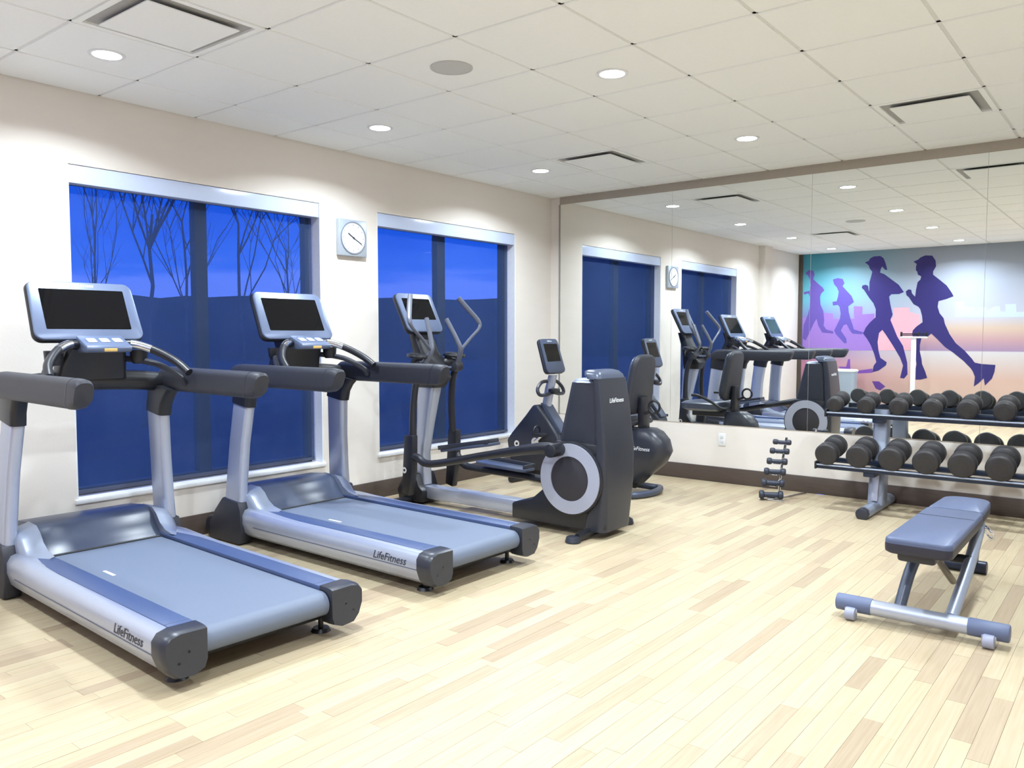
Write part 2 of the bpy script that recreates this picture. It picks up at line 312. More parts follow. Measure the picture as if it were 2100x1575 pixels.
# --- walls
b = MB()
ys = [1.27] + [v for w_ in WIN for v in w_] + [DM + 0.2]
b.box(-0.2, 0, 1.27, DM + 0.2, 0, WZ0); b.box(-0.2, 0, 1.27, DM + 0.2, WZ1, H + 0.02)
for i in (0, 2, 4): b.box(-0.2, 0, ys[i], ys[i + 1], WZ0, WZ1)
b.box(-0.2, 0.0, YB, 1.27, 0, H + 0.02); b.box(0.0, 0.10, 0.965, 1.27, 0, H + 0.02)      # a shallow pilaster
wall_left = tag(b.build('wall_left', WALL, smooth=0), kind='structure')
b = MB(); b.box(0, XR + 0.2, DM, DM + 0.2, 0, H + 0.02); tag(b.build('wall_back', WALL, smooth=0), kind='structure')
b = MB(); b.box(XR, XR + 0.2, YB, DM, 0, H + 0.02); tag(b.build('wall_right', WALL, smooth=0), kind='structure')
b = MB(); b.box(-0.2, XR + 0.2, YB - 0.2, YB, 0, H + 0.02); tag(b.build('wall_front', WALL, smooth=0), kind='structure')
b = MB(); b.box(0.0, 0.014, 1.27, DM - 0.014, 0, 0.14, 0.003); b.box(0.0, 0.014, YB, 0.965, 0, 0.14, 0.003); tag(b.build('baseboard_left', BROWN), kind='structure')
b = MB(); b.box(0.0, XR, DM - 0.014, DM, 0, 0.14, 0.003); tag(b.build('baseboard_back', BROWN), kind='structure')
b = MB(); b.box(XR - 0.014, XR, YB, DM - 0.014, 0, 0.14, 0.003); tag(b.build('baseboard_right', BROWN), kind='structure')
b = MB(); b.box(0.014, XR - 0.014, YB, YB + 0.014, 0, 0.14, 0.003); tag(b.build('baseboard_front', BROWN), kind='structure')
b = MB(); b.box(0.0, 0.07, YB, YB + 0.02, 0.14, H, 0.003); tag(b.build('trim_1', BROWN), kind='structure')
b = MB(); b.box(0.105, 0.119, DM - 0.012, DM, 0.515, 2.655, 0.002); tag(b.build('trim_2', mat('edge_metal', (0.45, 0.45, 0.46), 0.3, metal=0.8)), kind='structure')

b = MB(); b.box(0.119, XR, DM - 0.012, DM, 2.656, H, 0.002); tag(b.build('header_strip', TAUPE), kind='structure')  # taupe strip above the mirror, darker than the wall

# --- ceiling: grid plus lay-in tiles
b = MB(); b.box(-0.2, XR + 0.2, YB - 0.2, DM + 0.2, H + 0.012, H + 0.08)
ceiling = tag(b.build('ceiling', DARK, smooth=0), kind='structure')
GX, GY, TS = 0.4585, 2.298, 0.61
xs = [0.0] + [GX + TS * k for k in range(0, 10) if GX + TS * k < XR] + [XR]
ysg = [YB] + [GY + TS * k for k in range(-5, 8) if YB < GY + TS * k < DM] + [DM]
b = MB()
for x in xs[1:-1]: b.box(x - 0.012, x + 0.012, YB, DM, H + 0.0015, H + 0.011)
for y in ysg[1:-1]: b.box(0, XR, y - 0.012, y + 0.012, H + 0.0015, H + 0.011)
b.box(0, 0.02, YB, DM, H + 0.0015, H + 0.011); b.box(XR - 0.02, XR, YB, DM, H + 0.0015, H + 0.011)
b.box(0, XR, DM - 0.02, DM, H + 0.0015, H + 0.011); b.box(0, XR, YB, YB + 0.02, H + 0.0015, H + 0.011)
b.build('ceiling_grid', GRID, ceiling, smooth=0)
VENTS = [(1, 1.99), (1, 5.65), (5, 5.65)]                        # column index, y
vent_cells = {(1, 1.993), (1, 5.653), (5, 5.653)}
def tile_mesh(w, d):
    t = MB(); t.prism([(-w / 2, -d / 2), (w / 2, -d / 2), (w / 2, d / 2), (-w / 2, d / 2)], 'z', 0.010, -0.004, taper=lambda p: [(a * (1 - 0.008 / w), c * (1 - 0.008 / d)) for a, c in p]); return t
cache = {}
for i in range(len(xs) - 1):
    for j in range(len(ysg) - 1):
        x0, x1, y0, y1 = xs[i], xs[i + 1], ysg[j], ysg[j + 1]; cx, cy = (x0 + x1) / 2, (y0 + y1) / 2
        if any(abs(cy - vy) < 0.2 and abs(cx - (GX + TS * (vc + 0.5))) < 0.2 for vc, vy in VENTS): continue
        w_, d_ = x1 - x0 - 0.012, y1 - y0 - 0.012; key = (round(w_, 3), round(d_, 3))
        if w_ < 0.02 or d_ < 0.02: continue
        if key not in cache: o = cache[key] = tile_mesh(w_, d_).build('ceiling_tile', CEILT, ceiling, smooth=0)
        else: o = cache[key].copy(); scene.collection.objects.link(o)
        o.location = (cx, cy, H)

# --- windows: frame, mullion, panes, drywall-lined opening
for wi, (y0, y1) in enumerate(WIN):
    b = MB(); e_ = 0.0
    for q in ((y0, y0 + 0.045), (y1 - 0.05, y1)): b.box(-0.19, -0.13, q[0], q[1], WZ0, WZ1)
    b.box(-0.19, -0.13, y0, y1, WZ0, WZ0 + 0.05); b.box(-0.19, -0.13, y0, y1, WZ1 - 0.05, WZ1)
    win = tag(b.build('window_%d' % (wi + 1), FRAME, smooth=0), kind='structure')
    m0 = (2.966, 3.056) if wi == 0 else (5.30, 5.405)
    b = MB(); b.box(-0.19, -0.125, m0[0], m0[1], WZ0 + 0.05, WZ1 - 0.05, 0.003); b.build('mullion', FRAME, win)
    for a, c in ((y0 + 0.045, m0[0]), (m0[1], y1 - 0.05)):
        b = MB(); b.box(-0.168, -0.162, a, c, WZ0 + 0.05, WZ1 - 0.05); b.build('pane', glass, win, smooth=0)
    b = MB(); b.box(-0.13, 0.016, y0 - 0.012, y1 + 0.012, WZ0 - 0.022, WZ0 + 0.006, 0.004); b.build('window_sill', WHITE, win)
    b = MB(); b.box(-0.13, -0.002, y1 - 0.010, y1, WZ0, WZ1); b.build('reveal_lining', WHITE, win, smooth=0)
    b = MB(); b.box(-0.13, -0.002, y0, y0 + 0.010, WZ0, WZ1); b.build('reveal_lining', WHITE, win, smooth=0)
    sh = thing('roller_shade', ['dark see-through roller shade with white fascia on the window beside the treadmills',
               'dark see-through roller shade with white fascia on the window beside the mirrored wall'][wi], 'roller shade', (0, (y0 + y1) / 2, WZ1 - 0.107), group='roller shades')
    hw = (y1 - y0) / 2
    b = MB(); b.box(-0.11, -0.006, -hw + 0.011, hw - 0.011, 0, 0.105, 0.004); b.build('fascia', FASCIA, sh)
    b = MB(); b.box(-0.086, -0.085, -hw + 0.013, hw - 0.022, -1.82, 0.01); b.build('fabric', shade, sh, smooth=0)
    b = MB(); b.box(-0.092, -0.080, -hw + 0.013, hw - 0.022, -1.832, -1.808, 0.003); b.build('hem_bar', mat('hem_bar', (0.05, 0.06, 0.10), 0.4), sh)

# --- outside: ground, dark hillside, leafless trees
b = MB(); b.box(-160, -0.21, -120, 160, -0.6, -0.4); tag(b.build('ground', EARTH, smooth=0), kind='structure')
def hill():
    rings = []; v = []; f = []; rg = random.Random(5); n = 120
    for i in range(n + 1):
        az = R_(200 - 190 * i / n)     # from -y side round to +y side, opening towards -x
        az = R_(-100 + 190 * i / n); dx, dy = -math.cos(az), math.sin(az)
        t_ = min(1, max(0, (math.degrees(az) + 52) / 45)); el = 6.6 * (1 - t_) + 2.75 * t_  # ridge height added on the -y side to block sky behind the mirrored shades
        h = 1.3 + 80 * math.tan(R_(el)) + rg.uniform(-0.12, 0.12) + 0.12 * math.sin(i * 0.9)
        for r, z in ((55, -0.45), (70, h * 0.55), (80, h), (95, h * 0.7), (125, -0.45)): v.append((dx * r, dy * r, z))
    for i in range(n):
        for k in range(4): f.append((i * 5 + k, i * 5 + k + 1, i * 5 + 6 + k, i * 5 + 5 + k))
    m_ = bpy.data.meshes.new('hill'); m_.from_pydata(v, [], f); m_.materials.append(HILLM)
    o = bpy.data.objects.new('hill', m_); scene.collection.objects.link(o); tag(o, kind='structure')
hill()
def tree(x, y, h, seed):
    rg = random.Random(seed); b = MB()
    r = thing('bare_tree', 'leafless tree standing outside, seen through the shaded window beside the treadmills', 'tree', (x, y, -0.41), group='leafless trees outside the window')
    def limb(p, d, L, rad, lev, out):
        P = [p]; dd = d.copy()
        for k in range(4):
            dd = (dd + Vector((rg.uniform(-.13, .13), rg.uniform(-.13, .13), rg.uniform(-.02, .1)))).normalized(); P.append(P[-1] + dd * L / 4)
        out.tube(P, [rad * (1 - 0.13 * k) for k in range(5)], 6)
        if lev == 0: return
        for k in range(rg.randint(3, 4)):
            q = P[rg.randint(1, 4)]; a = rg.uniform(0, 6.28); nd = (dd * 1.15 + Vector((math.cos(a), math.sin(a), rg.uniform(0.1, 0.5))) * 0.65).normalized()
            limb(q, nd, L * rg.uniform(0.5, 0.7), rad * 0.55, lev - 1, out)
    tr = MB(); P = [Vector((0, 0, 0))]
    for k in range(6): P.append(P[-1] + Vector((rg.uniform(-.08, .08), rg.uniform(-.08, .08), h / 9)))
    tr.tube(P, [0.055 - 0.005 * k for k in range(7)], 8); tr.build('trunk', BARK, r)
    for k in range(7):
        br = MB(); a = rg.uniform(0, 6.28); q = P[rg.randint(3, 6)]
        limb(q, Vector((math.cos(a) * 0.5, math.sin(a) * 0.5, 1)).normalized(), h * rg.uniform(0.3, 0.5), 0.022, 2, br); br.build('branch', BARK, r)
for i, (ra, xx, hh) in enumerate(((0.51, -10, 6.0), (0.57, -17, 7.5), (0.655, -12, 6.5), (0.73, -19, 7.0), (0.45, -24, 8.0))):
    tree(xx, (4.943 - xx) * ra, hh, 20 + i)

# ================================================================== ON THE CEILING
# downlights
def downlight(x, y, proto):
    if proto is None:
        t = thing('downlight', 'round recessed downlight glowing in the white tile ceiling', 'ceiling light', (x, y, H), group='recessed ceiling downlights')
        b = MB(); b.ring((0, 0, -0.009), (0, 0, 1), 0.086, 0.068, 0.0048, 36); b.build('trim_ring', WHITE, t)
        b = MB(); b.tube([(0, 0, -0.0045), (0, 0, -0.0065), (0, 0, -0.009), (0, 0, -0.0105), (0, 0, -0.0112)], [0.0675, 0.067, 0.055, 0.032, 0.005], 32); b.build('lens', LAMPM, t)
    else: t = copy_tree(proto); t.location = (x, y, H)
    ld = bpy.data.lights.new('downlight_beam', 'AREA'); ld.shape = 'DISK'; ld.size = 0.13; ld.energy = LAMP_W; ld.color = (0.845, 0.955, 1.04); ld.spread = R_(146)
    lo = bpy.data.objects.new('downlight_beam', ld); scene.collection.objects.link(lo); lo.parent = t; lo.location = (0, 0, -0.014)
    return t
proto = None
for x, row in ((0.7635, 'in the row along the window wall'), (2.5935, 'in the middle row'), (4.4235, 'in the row farthest from windows')):
    for y, nth in ((5.653, 'first'), (3.823, 'second'), (1.993, 'third'), (0.163, 'fourth')):
        lab = 'round glowing ceiling downlight %s, %s from the mirrored wall' % (row, nth)
        if proto is None: proto = downlight(x, y, None); base = proto; base['label'] = lab
        else:
            t = bpy.data.objects.new('downlight', None); scene.collection.objects.link(t); t.empty_display_size = 0.1; t.location = (x, y, H)
            for k in ('category', 'group'): t[k] = base[k]
            t['label'] = lab
            for ch in base.children:
                c = ch.copy()
                if c.type == 'LIGHT': c.data = ch.data
                scene.collection.objects.link(c); c.parent = t
# plaque air vents
for (vc, vy), lab in zip(VENTS, ('square plaque air vent in the ceiling over the window beside the treadmills', 'square plaque air vent in the ceiling over the recumbent bike near the mirrored wall',
                                 'square plaque air vent in the ceiling over the bench and dumbbell rack')):
    x = GX + TS * (vc + 0.5); t = thing('air_vent', lab, 'air vent', (x, vy, H), group='plaque air vents')
    b = MB(); h = 0.299
    for s in ((-h, h, -h, -h + 0.03), (-h, h, h - 0.03, h), (-h, -h + 0.03, -h + 0.03, h - 0.03), (h - 0.03, h, -h + 0.03, h - 0.03)): b.box(s[0], s[1], s[2], s[3], -0.005, 0.010)
    b.build('vent_frame', CEILT, t, smooth=0)
    b = MB(); b.box(-h + 0.02, h - 0.02, -h + 0.02, h - 0.02, 0.006, 0.0115); b.build('vent_throat', DARK, t, smooth=0)
    b = MB(); b.prism([(-0.218, -0.218), (0.218, -0.218), (0.218, 0.218), (-0.218, 0.218)], 'z', -0.018, -0.013); b.build('vent_plaque', CEILT, t, smooth=0)
    b = MB(); b.box(-0.02, 0.02, -0.02, 0.02, -0.013, 0.009); b.build('vent_hanger', DARK, t, smooth=0)
t = thing('ceiling_speaker', 'round grey perforated speaker grille flush in the ceiling tiles', 'speaker', (1.9835, 3.213, H))
b = MB(); b.ring((0, 0, -0.010), (0, 0, 1), 0.112, 0.102, 0.006, 40); b.build('speaker_rim', GREYG, t)
b = MB(); b.cyl((0, 0, -0.009), (0, 0, -0.004), 0.102, n=40); b.build('speaker_grille', GREYG, t)

# ================================================================== ON THE WALLS
MX = [0.122, 1.386, 2.662, 3.931, 5.20]
for i in range(len(MX)):
    x0 = MX[i]; x1 = MX[i + 1] if i + 1 < len(MX) else XR - 0.05
    b = MB(); b.box(x0 + 0.001, x1 - 0.001, DM - 0.006, DM - 0.0005, 0.522, 2.655)
    lab = 'tall frameless mirror panel, %s from the window-wall corner' % ('first', 'second', 'third', 'fourth', 'fifth')[i]
    tag(b.build('mirror_panel', mirror, smooth=0), lab, 'mirror', 'wall mirror panels')
# clock
t = thing('wall_clock', 'square silver wall clock with a round white face between the two windows', 'clock', (0, 4.2, 2.078))
b = MB(); b.box(0, 0.035, -0.14, 0.14, -0.14, 0.14, 0.008); b.build('clock_case', mat('clock_silver', (0.50, 0.57, 0.66), 0.35, metal=0.4), t)
b = MB(); b.ring((0.035, 0, 0), (1, 0, 0), 0.125, 0.116, 0.006, 48); b.build('clock_bezel', SILVER2, t)
b = MB(); b.cyl((0.034, 0, 0), (0.037, 0, 0), 0.116, n=48); dial = b.build('clock_face', mat('clock_dial', (0.80, 0.85, 0.92), 0.4), t)
for k in range(12):
    b = MB(); b.box(0.037, 0.0385, -0.002, 0.002, 0.092, 0.106, M=Matrix.Rotation(R_(30 * k), 4, 'X')); b.build('hour_mark', mat('dial_marks', (0.25, 0.28, 0.34), 0.5), dial, smooth=0)
for nm, ang, L, wd in (('hour_hand', 302, 0.062, 0.004), ('minute_hand', 118, 0.09, 0.003)):
    b = MB(); b.box(0.0388, 0.0405, -wd, wd, -0.015, L, M=Matrix.Rotation(-R_(ang) + 0, 4, 'X')); b.build(nm, LETD, t)
b = MB(); b.cyl((0.0385, 0, 0), (0.043, 0, 0), 0.007, n=14); b.build('centre_cap', LETD, t)
# outlet below the mirror
t = thing('wall_outlet', 'white electrical outlet plate on the wall under the mirror', 'outlet', (1.905, DM, 0.39))
b = MB(); b.box(-0.036, 0.036, -0.006, 0, -0.057, 0.057, 0.002); b.build('cover_plate', WHITE, t)
for z in (-0.02, 0.02):
    b = MB(); b.box(-0.016, 0.016, -0.0075, -0.0055, z - 0.013, z + 0.013, 0.001); b.build('socket', mat('socket_white', (0.7, 0.7, 0.7), 0.4), t)

# ================================================================== MURAL ON THE WALL BEHIND
mm = bpy.data.materials.new('mural_print'); mm.use_nodes = True; t = mm.node_tree; bs = t.nodes['Principled BSDF']; bs.inputs['Roughness'].default_value = 0.6
g = N(t, 'ShaderNodeTexCoord'); s = N(t, 'ShaderNodeSeparateXYZ'); t.links.new(g.outputs['Object'], s.inputs[0])
def ramp(stops, sock):
    c = N(t, 'ShaderNodeValToRGB'); el = c.color_ramp.elements
    while len(el) > 1: el.remove(el[-1])
    el[0].position = stops[0][0]; el[0].color = (*[0.64 * (v / 255) ** 2.2 for v in stops[0][1]], 1)
    for p, q in stops[1:]: z = el.new(p); z.color = (*[0.64 * (v / 255) ** 2.2 for v in q], 1)
    t.links.new(sock, c.inputs[0]); return c.outputs[0]
mz = N(t, 'ShaderNodeMapRange'); mz.inputs[1].default_value = 0.0; mz.inputs[2].default_value = H; t.links.new(s.outputs[2], mz.inputs[0])
hz = 1.083 / H
left = ramp([(0, (225, 150, 170)), (hz - 0.09, (220, 150, 175)), (hz - 0.002, (170, 125, 190)), (hz + 0.002, (120, 95, 180)), (hz + 0.2, (150, 150, 220)), (hz + 0.32, (120, 210, 235)), (1, (70, 165, 190))], mz.outputs[0])
right = ramp([(0, (245, 215, 195)), (hz - 0.16, (245, 205, 190)), (hz - 0.002, (245, 240, 245)), (hz + 0.002, (190, 160, 200)), (hz + 0.06, (225, 180, 190)), (hz + 0.13, (245, 215, 195)), (hz + 0.2, (225, 228, 250)), (hz + 0.4, (210, 220, 245)), (1, (170, 180, 195))], mz.outputs[0])
mxr = N(t, 'ShaderNodeMapRange'); mxr.inputs[1].default_value = 0.3; mxr.inputs[2].default_value = 2.0; t.links.new(s.outputs[0], mxr.inputs[0])
mix = N(t, 'ShaderNodeMix', data_type='RGBA'); t.links.new(mxr.outputs[0], mix.inputs['Factor']); t.links.new(left, mix.inputs['A']); t.links.new(right, mix.inputs['B'])
t.links.new(mix.outputs['Result'], bs.inputs['Base Color'])
mural = thing('wall_mural', 'wall mural of purple running figures before a pastel sunset skyline', 'mural', (0, YB, 0))
b = MB(); b.box(0.072, XR - 0.02, 0, 0.003, 0.14, H - 0.002); b.build('printed_sheet', mm, mural, smooth=0)
def srgb(*c): return tuple((v / 255) ** 2.2 for v in c)
for key, nm, lab, col, d in (
    ('skyline_a', 'skyline', 'violet printed skyline', (150, 115, 195), 0.0042), ('skyline_b', 'skyline', 'rose printed skyline', (225, 170, 185), 0.0042), ('skyline_c', 'skyline', 'pale printed skyline', (190, 205, 235), 0.0042),
    ('puddle_a', 'ground_reflection', None, (120, 75, 165), 0.0042), ('puddle_b', 'ground_reflection', None, (95, 60, 140), 0.0042), ('puddle_c', 'ground_reflection', None, (120, 75, 165), 0.0042),
    ('runner_a', 'running_figure', 'violet running silhouette in a cap', (100, 80, 165), 0.0056), ('runner_b', 'running_figure', 'small violet running silhouette', (95, 80, 170), 0.0056),
    ('runner_c', 'running_figure', 'indigo running silhouette with cap and ponytail', (52, 42, 118), 0.0056), ('runner_d', 'running_figure', 'dark indigo running silhouette in a cap', (45, 38, 105), 0.0056)):
    b = MB(); pts = [(max(x, 0.08), z) for x, z in MURAL[key]]; b.prism(pts, 'y', 0.0015, d)
    o = b.build(nm, mat('print_' + key, srgb(*col), 0.6), mural, smooth=0)
    if lab: o['label'] = lab

# ================================================================== MACHINES
def console(parent, c, tilt, wdt, hgt, scr_w, scr_h, scr_dy, face_m, back_m, top_w=None, r=0.045, thick=0.05, text=0.022, yaw=0.0):
    # c = centre of the face; the face looks along +x and is tilted back by tilt
    xd = Vector((0, 1, 0)); yd = Vector((-math.sin(R_(tilt)), 0, math.cos(R_(tilt)))); M = frame(c, xd, yd)
    root = slab(rrect(wdt, hgt, r, 6, top_w), M, -thick, -0.014, 0.014).build('console_housing', back_m, parent)
    slab(rrect(wdt * 0.985, hgt * 0.98, r, 6, top_w and top_w * 0.985), M, -0.016, 0.0, 0.007).build('console_face', face_m, root)
    M2 = M @ Matrix.Translation((0, scr_dy, 0))
    slab(rrect(scr_w, scr_h, 0.006, 3), M2, -0.002, 0.0012, 0.0).build('screen', SCREEN, root, smooth=0)
    lettering('LifeFitness', text, M @ Matrix.Translation((0, (hgt / 2 + scr_dy + scr_h / 2) / 2 - 0.001, 0.001)), LETW, root)
    return root, M

def treadmill(label, loc, rz):
    T = thing('treadmill', label, 'treadmill', loc, R_(rz), 'treadmills')
    O = 1.2
    X = lambda u: u - O
    # running deck pan
    b = MB(); b.prism([(X(.30), .07), (X(2.04), .07), (X(2.07), .10), (X(2.05), .15), (X(.30), .19)], 'y', -.33, .33); b.build('deck_pan', BLACK, T, smooth=0)
    # belt with rounded rear roller
    prof = [(X(.50), .196), (X(.50), .209)] + [(X(2.085 + .052 * math.sin(a)), .157 + .052 * math.cos(a)) for a in [R_(k) for k in range(0, 190, 15)]] + [(X(2.04), .112), (X(2.04), .196)]
    b = MB(); b.prism(prof, 'y', -.283, .283); b.build('running_belt', BELT, T)
    b = MB(); b.box(X(1.05), X(1.16), -.215, -.200, .2085, .2100); b.build('belt_mark', LETW, T, smooth=0)
    for s in (-1, 1):
        # silver side rail (profile swept along u, front end tucked in)
        pr = [(.330, .060), (.400, .056), (.436, .085), (.453, .135), (.452, .185), (.432, .216), (.405, .224), (.380, .222), (.330, .21)]
        rings = []
        for u, k, dz in ((.42, .90, .0), (.50, .98, .01), (.60, 1.0, .012), (.75, 1.0, .006), (1.0, 1.0, 0), (1.5, 1.0, 0), (2.07, 1.0, 0)):
            rings.append([(X(u), s * (v if v < .34 else .34 + (v - .34) * (k * 2 - 1 if k < 1 else 1)), z + (dz if z > .12 else 0)) for v, z in pr])
        b = MB(); b.loft(rings); rail = b.build('side_rail', SILVER, T, 50)
        b = MB(); b.tube([(X(.62), s * .4535, .138), (X(2.06), s * .4535, .138)], .0022, 6); b.build('rail_groove', CHARB, rail)
        M = frame((X(1.85), s * .4535, .168), (1 * -s, 0, 0), (0, 0, 1)) if s > 0 else frame((X(1.85), s * .4535, .166), (1, 0, 0), (0, 0.0, 1))
        lettering('LifeFitness', .060, M, LETD, rail, .35)
        # blue anti-slip strip
        b = MB(); b.box(X(.56), X(2.075), min(s * .288, s * .388), max(s * .288, s * .388), .19, .2265, .004); pl = b.build('side_platform', PLAT, T)
        b = MB(); b.box(X(2.015), X(2.019), min(s * .29, s * .386), max(s * .29, s * .386), .2262, .2275); b.build('end_line', PALE, pl, smooth=0)
        # tail cap
        pv = [(.287, .10), (.30, .065), (.345, .046), (.41, .052), (.440, .085), (.460, .14), (.460, .195), (.440, .222), (.40, .233), (.287, .231)]
        b = MB(); b.loft([[(X(u), s * (.287 + (v - .287) * k), .14 + (z - .14) * q) for v, z in pv] for u, k, q in ((2.062, 1.0, .985), (2.115, 1.0, .98), (2.140, .975, .95), (2.152, .93, .90))])
        cap = b.build('tail_cap', CHAR, T, 40)
        b = MB(); b.cyl((X(2.138), s * .36, .15), (X(2.152), s * .36, .15), .006, n=10); b.build('screw', BLACK, cap)
        b = MB(); b.cyl((X(2.138), s * .40, .115), (X(2.152), s * .40, .115), .006, n=10); b.build('screw', BLACK, cap)
        # levelling feet
        b = MB(); b.cyl((X(2.0), s * .335, .012), (X(2.0), s * .335, .075), .012, n=12); b.cyl((X(2.0), s * .335, 0), (X(2.0), s * .335, .016), .045, .035, 20); b.build('levelling_foot', BLACK, T)
        # upright boot with wheel
        b = MB(); b.prism([(X(.14), .005), (X(.47), .005), (X(.50), .10), (X(.49), .22), (X(.47), .275), (X(.29), .29), (X(.20), .20), (X(.13), .10)], 'y', min(s * .375, s * .462), max(s * .375, s * .462), .012); b.build('upright_boot', BLACK2, T)
        b = MB(); b.cyl((X(.14), s * .39, .075), (X(.14), s * .45, .075), .075, n=24, bev=.008); b.build('transport_wheel', BLACK, T)
        # upright
        rings = []
        for z, u0, u1, vo in ((.20, .290, .468, .452), (.40, .302, .466, .440), (.65, .320, .476, .424), (.93, .345, .510, .402)):
            t = .066; cy = s * (vo - t / 2); cu = (u0 + u1) / 2; out = []
            for p, q in rrect(u1 - u0, t, .022, 3): out.append((X(cu + p), cy + q, z - (p * .18)))
            rings.append(out)
        b = MB(); b.loft(rings); up = b.build('upright', SILVER, T, 40)
        for dz in (.86, .835):
            b = MB(); b.cyl((X(.40 + (.86 - dz)), s * .345, dz), (X(.40 + (.86 - dz)), s * .349, dz), .008, n=10); b.build('screw', BLACK, up)
        # collar and padded handrail
        rings = []
        for z, u0, u1, vo in ((.885, .332, .514, .412), (.95, .342, .528, .414), (1.0, .345, .56, .418), (1.04, .34, .60, .422)):
            t = .078; cu = (u0 + u1) / 2; rings.append([(X(cu + p), s * (vo - t / 2) + q, z - p * .16) for p, q in rrect(u1 - u0, t, .026, 3)])
        b = MB(); b.loft(rings); b.build('collar', BLACK, T, 40)
        rings = []
        for u, zc, h, sh in ((.365, 1.055, .06, 0), (.385, 1.068, .10, 0), (.43, 1.077, .13, 0), (.50, 1.078, .137, 0), (.9, 1.076, .135, 0), (1.36, 1.074, .135, .02), (1.405, 1.074, .125, .03), (1.42, 1.074, .10, .03)):
            rings.append([(X(u + sh * q / .07), s * .418 + p, zc + q) for p, q in rrect(.078, h, .033, 4)])
        b = MB(); b.loft(rings); hr = b.build('handrail', BLACK2, T, 45)
        b = MB(); b.loft([[(X(u + .02 * q / .07), s * .418 + p, 1.074 + q) for p, q in rrect(.0795, .137, .033, 4)] for u in (1.325, 1.331)]); b.build('rail_seam', CHAR, hr, 45)
        # curved front grip with chrome sensor
        G = smooth_pts([(X(.56), s * .10, 1.275), (X(.60), s * .17, 1.275), (X(.67), s * .25, 1.24), (X(.76), s * .32, 1.18), (X(.84), s * .345, 1.125)], 5)
        b = MB(); b.tube(G, .022, 12); gr = b.build('front_grip', BLACK, T)
        b = MB(); b.tube(G[4:10], .0235, 12); b.build('pulse_sensor', CHROME, gr)
        b = MB(); b.tube([(X(.46), s * .16, 1.20), (X(.62), s * .27, 1.17), (X(.74), s * .34, 1.10), (X(.74), s * .37, 1.06)], .017, 10, 5); b.build('lower_grip', BLACK2, T)
        b = MB(); b.tube([(X(.54), s * .215, 1.17), (X(.54), s * .215, 1.19), (X(.54), s * .215, 1.24), (X(.54), s * .215, 1.245)], [.03, .042, .046, .046], 18); b.build('cup_holder', BLACK, T)
    # rear cross member with label
    b = MB(); b.box(X(1.97), X(2.03), -.29, .29, .065, .11, .006); cm = b.build('rear_crossbar', CHAR, T)
    b = MB(); b.box(X(2.03), X(2.0315), -.27, -.225, .075, .095); b.build('serial_label', LETW, cm, smooth=0)
    # motor hood: sloped front, concave ramp
    hp = [(X(.60), .205), (X(.555), .232), (X(.515), .275), (X(.475), .325), (X(.43), .352), (X(.36), .356), (X(.20), .34), (X(.10), .27), (X(.08), .09), (X(.20), .06), (X(.50), .06)]
    b = MB(); b.prism(hp, 'y', -.30, .30, .006); b.build('motor_hood', CHARB, T, 40)
    b = MB(); b.prism([(X(.604), .213), (X(.60), .218), (X(.592), .217), (X(.592), .209)], 'y', -.285, .285); b.build('hood_lip', BLACK, T)
    for s in (-1, 1):
        b = MB()
        b.loft([[(X(u), s * v, z - d) for (u, z) in ((.70, .222), (.62, .236), (.56, .268), (.52, .312), (.47, .342), (.36, .346), (.30, .20), (.55, .18))] for v, d in ((.298, -.012), (.335, 0.0), (.375, .012), (.400, .04))])
        b.build('hood_shoulder', SILVER2, T, 50)
    # front crossbar and console mast
    b = MB(); b.tube([(X(.43), -.39, 1.06), (X(.43), -.25, 1.075), (X(.43), 0, 1.085), (X(.43), .25, 1.075), (X(.43), .39, 1.06)], .055, 14, 4, 0.75); b.build('front_crossbar', BLACK, T)
    b = MB(); b.loft([[(X(cu + p), q, z) for p, q in rrect(wu, wv, .03, 3)] for z, cu, wu, wv in ((1.09, .43, .11, .36), (1.17, .45, .12, .34), (1.25, .49, .13, .30), (1.31, .46, .10, .32), (1.36, .43, .07, .34))]); b.build('console_mast', BLACK, T, 40)
    b = MB(); b.prism([(X(.50), 1.235), (X(.66), 1.235), (X(.675), 1.25), (X(.67), 1.268), (X(.53), 1.326), (X(.48), 1.326)], 'y', -.105, .125, .008); cp = b.build('control_panel', PALE, T)
    M = frame((X(.605), .01, 1.2965), (0, 1, 0), (-.14, 0, .058))
    for k in (-1, 0, 1): slab(rrect(.045, .05, .008), M @ Matrix.Translation((k * .065, 0, 0)), -.001, .003, .001).build('button', mat('panel_button', (.62, .70, .85), .35), cp)
    b = MB(); b.box(X(.666), X(.6765), -.02, .045, 1.240, 1.256, .002); b.build('stop_label', ORANGE, cp)
    console(T, (X(.475), -.025, 1.455), 26, .555, .345, .425, .232, .006, PALE, BLACK, .535, text=.030)
    return T
treadmill('silver and black treadmill, the farther of the two from the mirrored wall', (1.235, 1.962, 0), -2.4)
treadmill('silver and black treadmill between the other treadmill and the elliptical trainer', (1.2, 3.325, 0), -0.6)

